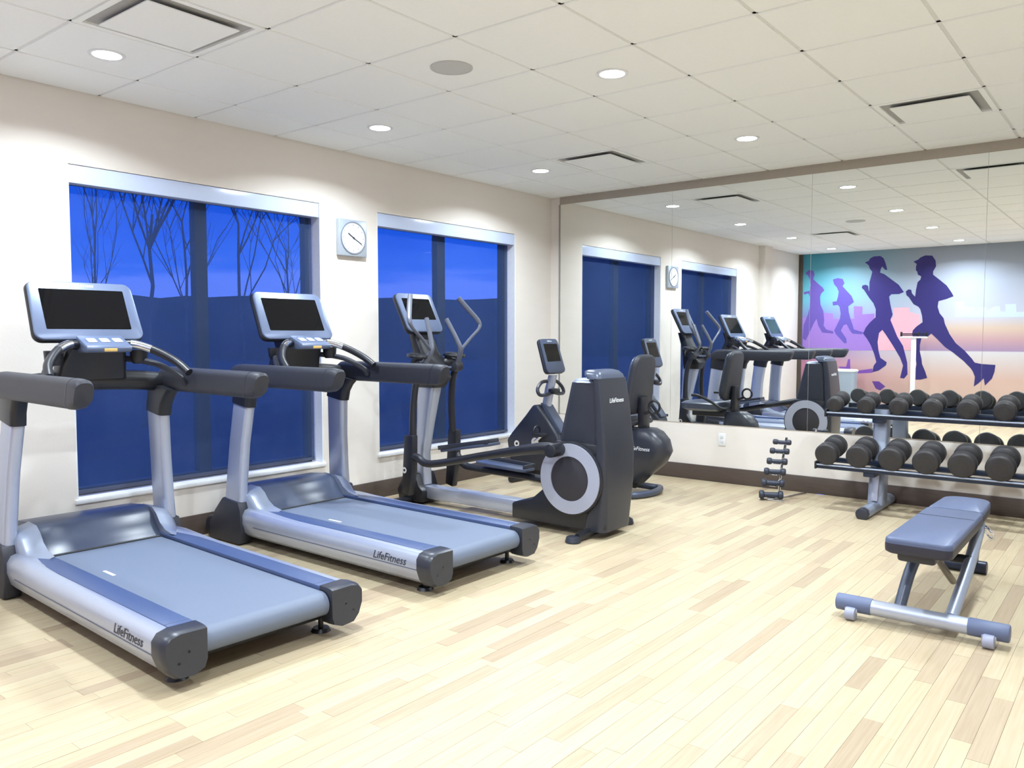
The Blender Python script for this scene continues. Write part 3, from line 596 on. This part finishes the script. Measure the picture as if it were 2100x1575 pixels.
# ------------------------------------------------------------------ elliptical trainer with rear tower
E = thing('elliptical_trainer', 'black elliptical trainer with a tall rear tower and grey ringed side discs', 'elliptical', (1.2, 4.575, 0))
X = lambda u: u - 1.2
b = MB(); b.box(X(.42), X(1.50), -.055, .055, .045, .145, .012); b.build('base_rail', SILVER, E)
b = MB(); b.prism([(X(.24), .02), (X(.50), .02), (X(.50), .115), (X(.46), .14), (X(.42), .24), (X(.30), .24), (X(.22), .10)], 'y', -.11, .11, .01); b.build('front_base', BLACK, E)
b = MB(); b.box(X(.28), X(.38), -.30, .30, 0.0, .045, .012); b.build('front_stabilizer', BLACK, E)
rings = []
for z, cu, wu, wv in ((.15, .42, .10, .10), (.40, .405, .10, .10), (.65, .44, .13, .11), (.90, .475, .18, .12), (.98, .49, .19, .12)):
    rings.append([(X(cu + p), q, z) for p, q in rrect(wu, wv, .03, 3)])
b = MB(); b.loft(rings); b.build('mast', SILVER, E, 40)
b = MB(); b.loft([[(X(cu + p), q, z) for p, q in rrect(wu, wv, .03, 3)] for z, cu, wu, wv in ((.92, .50, .20, .14), (1.0, .52, .22, .22), (1.08, .50, .18, .24), (1.2, .44, .12, .20), (1.36, .38, .08, .22))]); b.build('console_mast', BLACK, E, 40)
b = MB(); b.box(X(.58), X(.635), -.09, .09, 1.07, 1.085, .004); b.build('name_plate', PALE, E)
b = MB(); b.torus((X(.56), .20, 1.17), (0.1, 0, 1), .075, .016, 26, 8); b.tube([(X(.50), .10, 1.10), (X(.53), .17, 1.12), (X(.56), .20, 1.11)], [.03, .05, .06], 12); b.build('accessory_tray', BLACK, E)
b = MB(); b.torus((X(.56), -.20, 1.17), (0.1, 0, 1), .075, .016, 26, 8); b.tube([(X(.50), -.10, 1.10), (X(.53), -.17, 1.12), (X(.56), -.20, 1.11)], [.03, .05, .06], 12); b.build('accessory_tray', BLACK, E)
console(E, (X(.395), -.012, 1.505), 27, .39, .345, .30, .185, .03, PALE, BLACK, .40)
for s in (-1, 1):
    z0, zc = (.575, .40) if s < 0 else (.215, .30)                     # crank high on one side, low on the other
    # lever: lower pivot block, tube, joint, branching grips
    b = MB(); b.prism([(X(.44), .12), (X(.52), .10), (X(.56), .30), (X(.565), .57), (X(.475), .57), (X(.46), .36)], 'y', s * .245 - .032, s * .245 + .032, .012); pv = b.build('lever_foot', BLACK, E)
    b = MB(); b.cyl((X(.488), s * .28, .30), (X(.488), s * .287, .30), .024, n=18); b.build('pivot_bolt', CHROME, pv)
    b = MB(); b.cyl((X(.488), s * .287, .30), (X(.488), s * .289, .30), .010, n=12); b.build('bolt_core', BLACK, pv)
    b = MB(); b.tube([(X(.52), s * .225, .55), (X(.515), s * .215, .75), (X(.535), s * .205, .95), (X(.585), s * .195, 1.08)], [.030, .027, .026, .026], 12, 5); lv = b.build('handle_lever', BLACK, E)
    b = MB(); b.cyl((X(.585), s * .235, 1.085), (X(.585), s * .15, 1.085), .048, n=20, bev=.01); b.build('lever_joint', BLACK2, lv)
    b = MB(); b.tube([(X(.585), s * .19, 1.09), (X(.66), s * .165, 1.20), (X(.64), s * .145, 1.29), (X(.56), s * .11, 1.455)], [.026, .021, .019, .018], 10, 6); b.build('inner_grip', GRIPM, lv)
    b = MB(); b.tube([(X(.66), s * .165, 1.21), (X(.668), s * .27, 1.30), (X(.672), s * .375, 1.385), (X(.655), s * .385, 1.44), (X(.60), s * .33, 1.53), (X(.545), s * .267, 1.625)], [.013, .012, .013, .019, .020, .019], 10, 6); b.build('outer_grip', GRIPM, lv)
    # foot arm, pedal, crank
    b = MB(); b.tube([(X(.51), s * .245, .42), (X(.60), s * .25, zc), (X(.75), s * .255, zc - .03), (X(1.3), s * .265, (zc + z0) / 2), (X(1.75), s * .275, z0), (X(1.88), s * .28, z0 + .005)], [.028, .03, .028, .028, .038, .042], 12, 6); fa = b.build('foot_arm', BLACK, E)
    b = MB(); b.cyl((X(1.88), s * .335, z0), (X(1.88), s * .20, z0), .045, n=20, bev=.008); b.build('crank_joint', BLACK, fa)
    sl = (z0 - zc) / 1.2; Mp = Matrix.Translation((X(1.08), s * .20, zc + .05 + sl * .4)) @ Matrix.Rotation(-math.atan(sl) - .03, 4, 'Y')
    b = MB(); b.prism([(-.23, -.07), (.18, -.085), (.24, -.06), (.24, .06), (.18, .085), (-.23, .07), (-.26, .04), (-.26, -.04)], 'z', 0, .022, .006, M=Mp); pd = b.build('pedal', CHARB, fa)
    b = MB(); b.box(-.25, .23, s * .07 - .006, s * .07 + .006, .018, .05, .004, M=Mp); b.box(.215, .23, -.06, .06, .018, .05, .004, M=Mp); b.build('pedal_rim', CHAR, fa)
    # side disc
    b = MB(); b.cyl((X(1.955), s * .16, .385), (X(1.955), s * .205, .385), .245, n=56, bev=.006); ds = b.build('disc_housing', BLACK, E)
    b = MB(); b.ring((X(1.955), s * .205, .385), (0, s, 0), .232, .148, .010, 56); b.build('disc_ring', mat('grey_ring', (.40, .42, .52), .4, metal=.2, noise=.03), ds)
    b = MB(); b.cyl((X(1.955), s * .200, .385), (X(1.955), s * .209, .385), .148, n=48, bev=.003); b.build('disc_cover', mat('disc_black', (.028, .026, .034), .5), ds)
# shroud, tower front, tower rear
b = MB(); b.prism([(X(1.43), .045), (X(1.43), .155), (X(1.50), .175), (X(1.60), .20), (X(1.72), .30), (X(1.80), .62), (X(2.18), .62), (X(2.2), .06), (X(2.1), .045)], 'y', -.16, .16, .015); b.build('drive_shroud', BLACK, E)
def tw(rows, name, m):
    b = MB(); b.loft([[(X((u0 + u1) / 2 + p), q, z) for p, q in rrect(u1 - u0, wv, min(.06, (u1 - u0) * .3), 5)] for z, u0, u1, wv in rows]); return b.build(name, m, E, 40)
tw(((.28, 1.76, 2.10, .26), (.60, 1.80, 2.16, .29), (.95, 1.885, 2.14, .29), (1.015, 1.90, 2.13, .285)), 'tower_front', CHAR)
tw(((1.013, 1.902, 2.12, .275), (1.032, 1.91, 2.11, .25), (1.040, 1.93, 2.09, .20)), 'tower_front_cap', SILVER2)
tr_ = tw(((.05, 2.02, 2.20, .35), (.30, 2.10, 2.215, .37), (.58, 2.14, 2.215, .38), (.90, 2.12, 2.18, .355), (1.045, 2.105, 2.155, .34)), 'tower_rear', CHAR)
tw(((1.04, 2.055, 2.153, .335), (1.066, 2.02, 2.148, .33), (1.090, 2.01, 2.125, .29), (1.100, 2.03, 2.09, .22)), 'tower_rear_cap', CHARB)
lettering('LifeFitness', .042, frame((X(2.182), .0, .90), (0, 1, 0), (-.11, 0, 1)), LETW, tr_)
b = MB(); b.tube([(X(2.08), -.30, .03), (X(2.08), 0, .045), (X(2.08), .34, .03)], [.028, .034, .028], 10, 3, .8)
b.build('rear_stabilizer', BLACK, E)
for s in (-.32, .35):
    b = MB(); b.cyl((X(2.06), s, 0.0), (X(2.06), s, .04), .052, .045, 20, .008); b.build('stabilizer_pad', CHAR, E)

# ------------------------------------------------------------------ recumbent bike
K = thing('recumbent_bike', 'black recumbent exercise bike by the corner of the window and mirrored walls', 'exercise bike', (1.15, 5.93, 0))
X = lambda u: u - 1.15
b = MB(); b.prism([(X(.30), .12), (X(.27), .22), (X(.245), .36), (X(.30), .43), (X(.46), .60), (X(.545), .70), (X(.60), .70), (X(.69), .60), (X(.82), .44), (X(.86), .30), (X(.82), .14), (X(.70), .10)], 'y', -.10, .10, .02, 3); fs = b.build('front_housing', CHAR, K)
for s in (-1, 1):
    b = MB(); b.cyl((X(.37), s * .10, .335), (X(.37), s * .106, .335), .030, n=20); b.build('cover_bolt', CHROME, fs)
    b = MB(); b.cyl((X(.37), s * .106, .335), (X(.37), s * .108, .335), .012, n=14); b.build('bolt_core', BLACK, fs)
    zc = .45 if s < 0 else .29; uc = .60 + (.10 if s < 0 else -.10)
    b = MB(); b.cyl((X(.60), s * .10, .37), (X(.60), s * .135, .37), .040, n=20); b.build('crank_hub', CHROME, fs)
    b = MB(); b.tube([(X(.60), s * .128, .37), (X(uc), s * .14, zc)], [.018, .014], 10); cr_ = b.build('crank_arm', CHROME, K)
    b = MB(); b.box(X(uc) - .055, X(uc) + .055, s * .20 - .05, s * .20 + .05, zc - .014, zc + .014, .006); b.build('pedal', BLACK, cr_)
    b = MB(); b.tube([(X(uc) - .03, s * .155, zc), (X(uc) - .03, s * .16, zc + .05), (X(uc) - .03, s * .20, zc + .075), (X(uc) - .03, s * .24, zc + .05), (X(uc) - .03, s * .245, zc)], .008, 8, 3); b.build('pedal_strap', BLACK, cr_)
b = MB(); b.loft([[(X(cu + p), q, z) for p, q in rrect(wu, wv, .02, 3)] for z, cu, wu, wv in ((.55, .60, .10, .08), (.70, .635, .075, .07), (.85, .665, .075, .07), (.97, .70, .06, .08))]); b.build('console_mast', SILVER, K, 40)
b = MB(); b.prism([(X(.60), .72), (X(.66), .70), (X(.84), .46), (X(.80), .44), (X(.74), .50)], 'y', -.06, .06, .008); b.build('mast_cover', CHARB, K)
b = MB(); b.box(X(.68), X(.75), -.05, .05, .80, .85, .012); b.build('heart_rate_module', BLACK, K)
for s in (-1, 1):
    b = MB(); b.tube([(X(.66), s * .04, .915), (X(.66), s * .12, .905), (X(.67), s * .19, .85), (X(.69), s * .18, .80), (X(.70), s * .08, .80), (X(.70), s * .03, .81)], .016, 10, 5); b.build('handlebar', CHAR, K)
console(K, (X(.70), 0, 1.145), 18, .285, .325, .205, .165, .028, CHARB, CHAR, .27, r=.04, text=.017)
# frame rail, rear body, base loops
b = MB(); b.tube([(X(.60), 0, .13), (X(.95), 0, .12), (X(1.30), 0, .16), (X(1.62), 0, .30)], [.05, .045, .05, .06], 12, 5); b.build('step_through_frame', SILVER2, K)
b = MB(); b.loft([[(X(cu + p), q, z) for p, q in rrect(wu, wv, min(wu, wv) * .4, 5)] for z, cu, wu, wv in ((.10, 1.56, .14, .12), (.17, 1.60, .20, .18), (.28, 1.665, .32, .24), (.38, 1.695, .36, .26), (.47, 1.69, .32, .25), (.535, 1.665, .25, .22), (.56, 1.66, .16, .16))]); rb = b.build('rear_body', CHAR, K, 50)
lettering('LifeFitness', .045, frame((X(1.66), -.131, .40), (1, 0, 0), (0, 0, 1)), LETW, rb)
b = MB(); b.tube([(X(1.47), -.05, .07), (X(1.60), -.215, .03), (X(1.68), -.20, .03), (X(1.73), 0, .03), (X(1.68), .20, .03), (X(1.60), .215, .03), (X(1.47), .05, .07)], .028, 12, 6); b.build('rear_base_loop', CHARB, K)
b = MB(); b.tube([(X(1.55), 0, .15), (X(1.52), 0, .06)], .045, 12); b.build('rear_post', BLACK, K)
b = MB(); b.tube([(X(.42), -.26, .03), (X(.44), 0, .035), (X(.42), .26, .03)], .03, 12, 4); b.build('front_stabilizer', BLACK, K)
b = MB(); b.box(X(.40), X(.62), -.05, .05, .03, .13, .01); b.build('front_base', BLACK, K)
# seat
b = MB(); b.box(X(1.18), X(1.66), -.05, .05, .50, .56, .01); b.build('seat_carriage', BLACK, K)
b = MB(); b.loft([[(X(cu + p), q, z) for p, q in rrect(wu, wv, .09, 6)] for z, cu, wu, wv in ((.56, 1.33, .36, .34), (.585, 1.32, .42, .42), (.635, 1.32, .43, .43), (.655, 1.33, .38, .38))]); b.build('seat_cushion', CHARB, K, 50)
Mb = frame((X(1.625), 0, .915), (0, 1, 0), (.16, 0, 1))
slab(rrect(.40, .50, .10, 6, .34), Mb, -.055, .0, .022).build('backrest', BLACK2, K, 50)
b = MB(); b.box(X(1.60), X(1.655), -.06, .06, .55, .82, .012); b.build('backrest_bracket', BLACK, K)
slab(rrect(.36, .46, .09, 6, .31), Mb, -.075, -.05, .008).build('backrest_shell', CHARB, K, 50)
for s in (-1, 1):
    b = MB(); b.tube([(X(1.60), s * .06, .60), (X(1.58), s * .22, .60), (X(1.50), s * .26, .66), (X(1.36), s * .265, .72), (X(1.28), s * .265, .725)], .014, 10, 5); b.build('seat_handle', BLACK, K)
b = MB(); b.torus((X(1.74), -.03, .74), (0, 1, 0), .05, .010, 20, 8); b.build('recline_lever', BLACK, K)
b = MB(); b.tube([(X(1.60), -.03, .66), (X(1.70), -.03, .70)], .012, 8); b.build('lever_stem', BLACK, K)

# ------------------------------------------------------------------ flat bench
Bn = thing('weight_bench', 'adjustable bench lying flat with blue-grey vinyl pads and silver frame', 'bench', (4.15, 4.42, 0))
X = lambda x: x - 4.15; Yb = lambda y: y - 4.42
def pad(name, outline, z0, z1):
    b = MB(); b.prism(outline, 'z', z0, z0 + .022, .008, 2); und = b.build(name + '_side', PADD, Bn, 50); return und
def padm(y0, y1, w0, w1, r0, r1, n=6):
    out = []
    for cx, cy, r, a0, w_ in ((1, y1, r1, 0, w1), (-1, y1, r1, 90, w1), (-1, y0, r0, 180, w0), (1, y0, r0, 270, w0)):
        sgn = -1 if cy == y1 else 1
        for k in range(n + 1):
            a = R_(a0 + 90 * k / n); out.append((cx * (w_ / 2 - r) + r * math.cos(a), Yb(cy) + sgn * r + r * math.sin(a)))
    return out
for nm, y0, y1, w0, w1, r0, r1 in (('back_pad', 3.85, 4.69, .275, .265, .035, .02), ('seat_pad', 4.70, 5.10, .255, .235, .02, .09)):
    o1 = padm(y0, y1, w0, w1, r0, r1)
    b = MB(); k = lambda o, f, g: [(x * f, (y - (Yb(y0) + Yb(y1)) / 2) * g + (Yb(y0) + Yb(y1)) / 2) for x, y in o]
    lay = [(.352, .90, .985), (.358, .985, .997), (.37, 1, 1), (.405, 1, 1), (.416, .985, .997), (.421, .94, .988)]
    b.loft([[(x, y, z) for x, y in k(o1, f, g)] for z, f, g in lay]); b.build(nm, PAD, Bn, 60)
    b = MB(); b.loft([[(x, y, z) for x, y in k(o1, f, g)] for z, f, g in ((.351, .91, .986), (.3575, .992, .999), (.369, 1.006, 1.002), (.392, 1.006, 1.002), (.396, 1.001, 1.0005))]); b.build(nm + '_piping', PADD, Bn, 60)
b = MB(); b.tube([(-.125, Yb(4.47), .4205), (.125, Yb(4.47), .4205)], .0028, 6); b.build('pad_seam', PADD, Bn)
b = MB(); b.box(-.10, .06, Yb(3.93), Yb(4.10), .30, .355, .015); b.build('pad_bracket', CHAR, Bn)
b = MB(); b.box(-.03, .03, Yb(4.0), Yb(5.0), .315, .352, .005); b.build('pad_rail', BLACK, Bn)
b = MB(); b.tube([(X(3.80), Yb(3.925), .066), (X(4.50), Yb(3.925), .066)], .036, 16); b.build('front_beam', SILVER, Bn)
for s in (-1, 1):
    xc = .355 * s
    b = MB(); b.cyl((xc - s * .002, Yb(3.925), .067), (xc - s * .16, Yb(3.925), .067), .0385, n=18, bev=.006); b.build('rubber_sleeve', mat('sleeve_blue', (.11, .14, .25), .5), Bn)
    b = MB(); b.cyl((xc - s * .075 - .022, Yb(3.885), .030), (xc - s * .075 + .022, Yb(3.885), .030), .030, n=20, bev=.005); b.build('transport_wheel', mat('wheel_grey', (.32, .34, .46), .45), Bn)
    b = MB(); b.box(xc - s * .075 - .028, xc - s * .075 + .028, Yb(3.885), Yb(3.92), .035, .055, .003); b.build('wheel_bracket', SILVER, Bn)
b = MB(); b.tube([(-.085, Yb(3.945), .08), (-.07, Yb(4.05), .22), (-.045, Yb(4.13), .325)], .026, 12, 4); b.build('front_strut', CHARB, Bn)
b = MB(); b.tube([(.125, Yb(3.945), .08), (.125, Yb(4.30), .20), (.115, Yb(4.62), .305), (.10, Yb(4.80), .335)], .028, 12, 5); b.build('main_spine', SILVER2, Bn)
b = MB(); b.tube([(.10, Yb(4.72), .32), (.06, Yb(4.95), .20), (.03, Yb(5.10), .06)], .026, 12, 4); b.build('rear_leg', SILVER2, Bn)
b = MB(); b.cyl((-.14, Yb(5.10), .036), (.10, Yb(5.10), .036), .036, n=18, bev=.006); b.build('rear_foot', NAVY, Bn)
b = MB(); b.cyl((.0, Yb(4.40), .24), (.13, Yb(4.40), .24), .022, n=14); b.build('pivot_tube', BLACK, Bn)
b = MB(); b.tube([(.015, Yb(4.14), .315), (.04, Yb(4.22), .23), (.065, Yb(4.33), .14)], .016, 10, 3); b.build('ladder_prop', mat('brushed_steel', (.22, .20, .18), .35, metal=.7), Bn)
b = MB(); b.torus((.155, Yb(4.72), .315), (1, .8, .6), .034, .007, 20, 8); b.tube([(.10, Yb(4.72), .325), (.135, Yb(4.72), .318)], .007, 8); b.build('pull_ring', CHROME, Bn)

# ------------------------------------------------------------------ dumbbell rack
RK = thing('dumbbell_rack', 'two-tier grey dumbbell rack along the wall under the mirror', 'rack', (3.92, 6.5, 0))
X = lambda x: x - 3.92; Yr = lambda y: y - 6.5
for xc in (3.32, 4.62):
    b = MB(); b.tube([(X(xc), Yr(6.12), .037), (X(xc), Yr(6.84), .037)], .042, 16, 0, 1.15); ft = b.build('rack_foot', SILVER2, RK)
    b = MB(); b.cyl((X(xc), Yr(6.085), .037), (X(xc), Yr(6.15), .037), .046, n=18, bev=.01); b.build('foot_cap', CHAR, ft)
    b = MB(); b.loft([[(X(xc) + p, Yr(yc) + q, z) for p, q in rrect(.11, wv, .02, 3)] for z, yc, wv in ((.05, 6.50, .16), (.30, 6.53, .14), (.36, 6.545, .10), (.76, 6.60, .09))]); up = b.build('rack_upright', SILVER2, RK, 40)
    b = MB(); b.loft([[(X(xc) + p, Yr(yc) + q, z) for p, q in rrect(.05, .02, .006, 2)] for z, yc in ((.085, 6.415), (.31, 6.455))]); b.build('upright_trim', SILVER, up, 40)
def tier(y0, y1, z0, z1, nm):
    # two long rails, tilted towards the room, joined by end plates
    for (y, z) in ((y0, z0), (y1, z1)):
        b = MB(); b.box(X(2.935), X(4.94), Yr(y) - .028, Yr(y) + .028, z - .018, z + .018, .006); b.build('shelf_rail', NAVY, RK)
    b = MB(); b.tube([(X(2.94), Yr(y0 - .03), z0 + .012), (X(4.935), Yr(y0 - .03), z0 + .012)], .007, 8); b.build('rail_edge', SILVER2, RK)
    for x in (2.94, 4.935):
        b = MB(); b.prism([(Yr(y0) - .04, z0 - .022), (Yr(y1) + .035, z1 - .022), (Yr(y1) + .035, z1 + .022), (Yr(y0) - .04, z0 + .035)], 'x', X(x) - .008, X(x) + .008, .004); b.build('end_plate', BLACK, RK)
    for xc in (3.32, 4.62):
        b = MB(); b.box(X(xc) - .04, X(xc) + .04, Yr(y0) - .02, Yr(y1) + .06, z0 - .05, z0 - .015, .005); b.build('shelf_bracket', NAVY, RK)
LOW = (6.265, 6.43, .335, .365); UPP = (6.475, 6.62, .715, .742)
tier(*LOW, 'lower'); tier(*UPP, 'upper')
def dumbbell(x, tierp, r, L, hw, label, group):
    y0, y1, z0, z1 = tierp; tl = math.atan2(z1 - z0, y1 - y0); yc, zc = (y0 + y1) / 2, (z0 + z1) / 2
    d = thing('dumbbell', label, 'dumbbell', (x, yc, zc + .019 / math.cos(tl) + r), group=group); d.rotation_euler = (tl, 0, 0)
    for s in (-1, 1):
        a, c = s * (L / 2), s * (L / 2 - hw)
        b = MB(); b.tube([(0, a, 0), (0, a, 0), (0, a - s * .004, 0), (0, a - s * .012, 0), (0, c + s * .008, 0), (0, c, 0), (0, c - s * .012, 0)], [r * .80, r * .86, r * .94, r, r, r * .93, r * .5], 32); hd = b.build('weight_head', RUBBER, d, 50)
        b = MB(); b.ring((0, a - s * .0005, 0), (0, s, 0), r * .62, r * .56, .0015, 28); b.build('head_ring', CHAR, hd)
    b = MB(); b.tube([(0, -L / 2 + hw, 0), (0, -.03, 0), (0, 0, 0), (0, .03, 0), (0, L / 2 - hw, 0)], [.015, .017, .018, .017, .015], 14); b.build('handle', CHROME, d)
ORD = ('first', 'second', 'third', 'fourth', 'fifth', 'sixth', 'seventh', 'eighth')
for i in range(8):
    dumbbell(3.02 + .2265 * i, LOW, .083 + .0014 * i, .285, .088, 'black round-headed dumbbell on the lower rack shelf, %s from the small dumbbell stand' % ORD[i], 'dumbbells on the lower shelf')
    dumbbell(3.005 + .2265 * i, UPP, .060 + .0022 * i, .235, .070, 'black round-headed dumbbell on the upper rack shelf, %s from the small dumbbell stand' % ORD[i], 'dumbbells on the upper shelf')

# ------------------------------------------------------------------ small A-frame dumbbell stand
S = thing('dumbbell_stand', 'slim chrome stand holding small dumbbells on the floor under the mirror', 'stand', (2.59, 6.48, 0))
lev = [(.473, 2.622, .040, .022), (.400, 2.606, .030, .0245), (.317, 2.590, .020, .027), (.233, 2.577, .010, .030), (.142, 2.566, 0.0, .033), (.046, 2.556, -.01, .036)]
b = MB()
pole = [(.03, -.02, .0), (.045, -.01, .25), (.062, 0, .50)]
b.tube([(-.03, .03, .008), (-.008, .02, .25), (.032, .012, .50)], .011, 10, 3); b.build('stand_post', CHROME, S)
b = MB(); b.tube([(-.125, -.14, .006), (.075, -.13, .006)], .006, 8); b.build('base_bar', CHROME, S)
b = MB(); b.tube([(.0, .03, .008), (.09, .33, .006)], .006, 8); b.tube([(.0, .03, .008), (-.02, -.135, .006)], .006, 8); b.build('base_leg', CHROME, S)
for z, x, dy, r in lev:
    xl, yl = x - 2.59, -.085 - dy * .0 - (.5 - z) * .10
    b = MB(); b.tube([(xl, .022, z), (xl, yl + .0, z - r * .62 - .004)], .006, 8); b.box(xl - .026, xl + .026, yl - .018, yl + .05, z - r * .62 - .006, z - r * .62, .002); b.build('cradle', CHROME, S)
for k, (z, x, dy, r) in enumerate(lev):
    yl = 6.48 - .085 - (.5 - z) * .10; L = .142 + .009 * k
    d = thing('small_dumbbell', 'small dark dumbbell on the slim chrome stand, %s level' % ('topmost', 'second', 'third', 'fourth', 'fifth', 'lowest')[k], 'dumbbell', (x, yl, z), R_(10 + 3 * k), 'small dumbbells on the chrome stand')
    for s in (-1, 1):
        a = s * L / 2; c = s * (L / 2 - .042)
        b = MB(); b.tube([(a, 0, 0), (a - s * .003, 0, 0), (a - s * .012, 0, 0), (c + s * .01, 0, 0), (c, 0, 0)], [r * .55, r * .85, r, r, r * .7], 14); b.build('weight_head', mat('small_rubber', (.028, .034, .055), .45), d, 50)
    b = MB(); b.tube([(-L / 2 + .04, 0, 0), (L / 2 - .04, 0, 0)], r * .62, 12); b.build('handle', mat('small_handle', (.024, .032, .06), .4), d)

# ------------------------------------------------------------------ by the mural (seen in the mirror)
SC = thing('weighing_scale', 'white upright weighing scale with a black beam head before the mural', 'scale', (1.93, -.2, 0))
b = MB(); b.box(-.135, .135, -.10, .28, .012, .075, .012); b.build('scale_platform', WHITE, SC)
b = MB(); b.box(-.12, .12, -.05, .265, .075, .081, .003); b.build('platform_mat', BLACK, SC)
for sx in (-.11, .11):
    for sy in (-.08, .26):
        b = MB(); b.cyl((sx, sy, 0), (sx, sy, .014), .016, n=12); b.build('foot', BLACK, SC)
b = MB(); b.box(-.035, .035, -.09, -.04, .07, 1.29, .01); b.build('column', WHITE, SC)
b = MB(); b.box(-.195, .195, -.10, -.03, 1.285, 1.312, .006); b.build('beam_tray', WHITE, SC)
b = MB(); b.box(-.19, .19, -.085, -.075, 1.345, 1.362, .002); b.build('upper_beam', BLACK, SC)
b = MB(); b.box(-.19, .19, -.06, -.05, 1.325, 1.338, .002); b.build('lower_beam', BLACK, SC)
for x in (-.185, .185, .06):
    b = MB(); b.box(x - .012, x + .012, -.09, -.045, 1.31, 1.385, .003); b.build('beam_post' if abs(x) > .1 else 'sliding_weight', BLACK, SC)
WB = thing('waste_bin', 'pale waist-high bin standing before the mural, left of the scale in the mirror', 'bin', (.93, -.22, 0))
WB['label'] = 'pale knee-high bin standing before the mural beside the weighing scale'
b = MB(); b.loft([[(p, q, z) for p, q in rrect(w_, w_ * .8, .05, 5)] for z, w_ in ((0, .27), (.02, .28), (.74, .32))]); b.build('bin_body', mat('bin_pale', (.36, .43, .53), .4), WB, 40)
b = MB(); b.loft([[(p, q, z) for p, q in rrect(w_, w_ * .8, .05, 5)] for z, w_ in ((.735, .335), (.755, .335), (.772, .29))]); b.build('bin_lid', WHITE, WB, 40)
WB['label'] = 'pale waist-high bin standing before the mural beside the weighing scale'
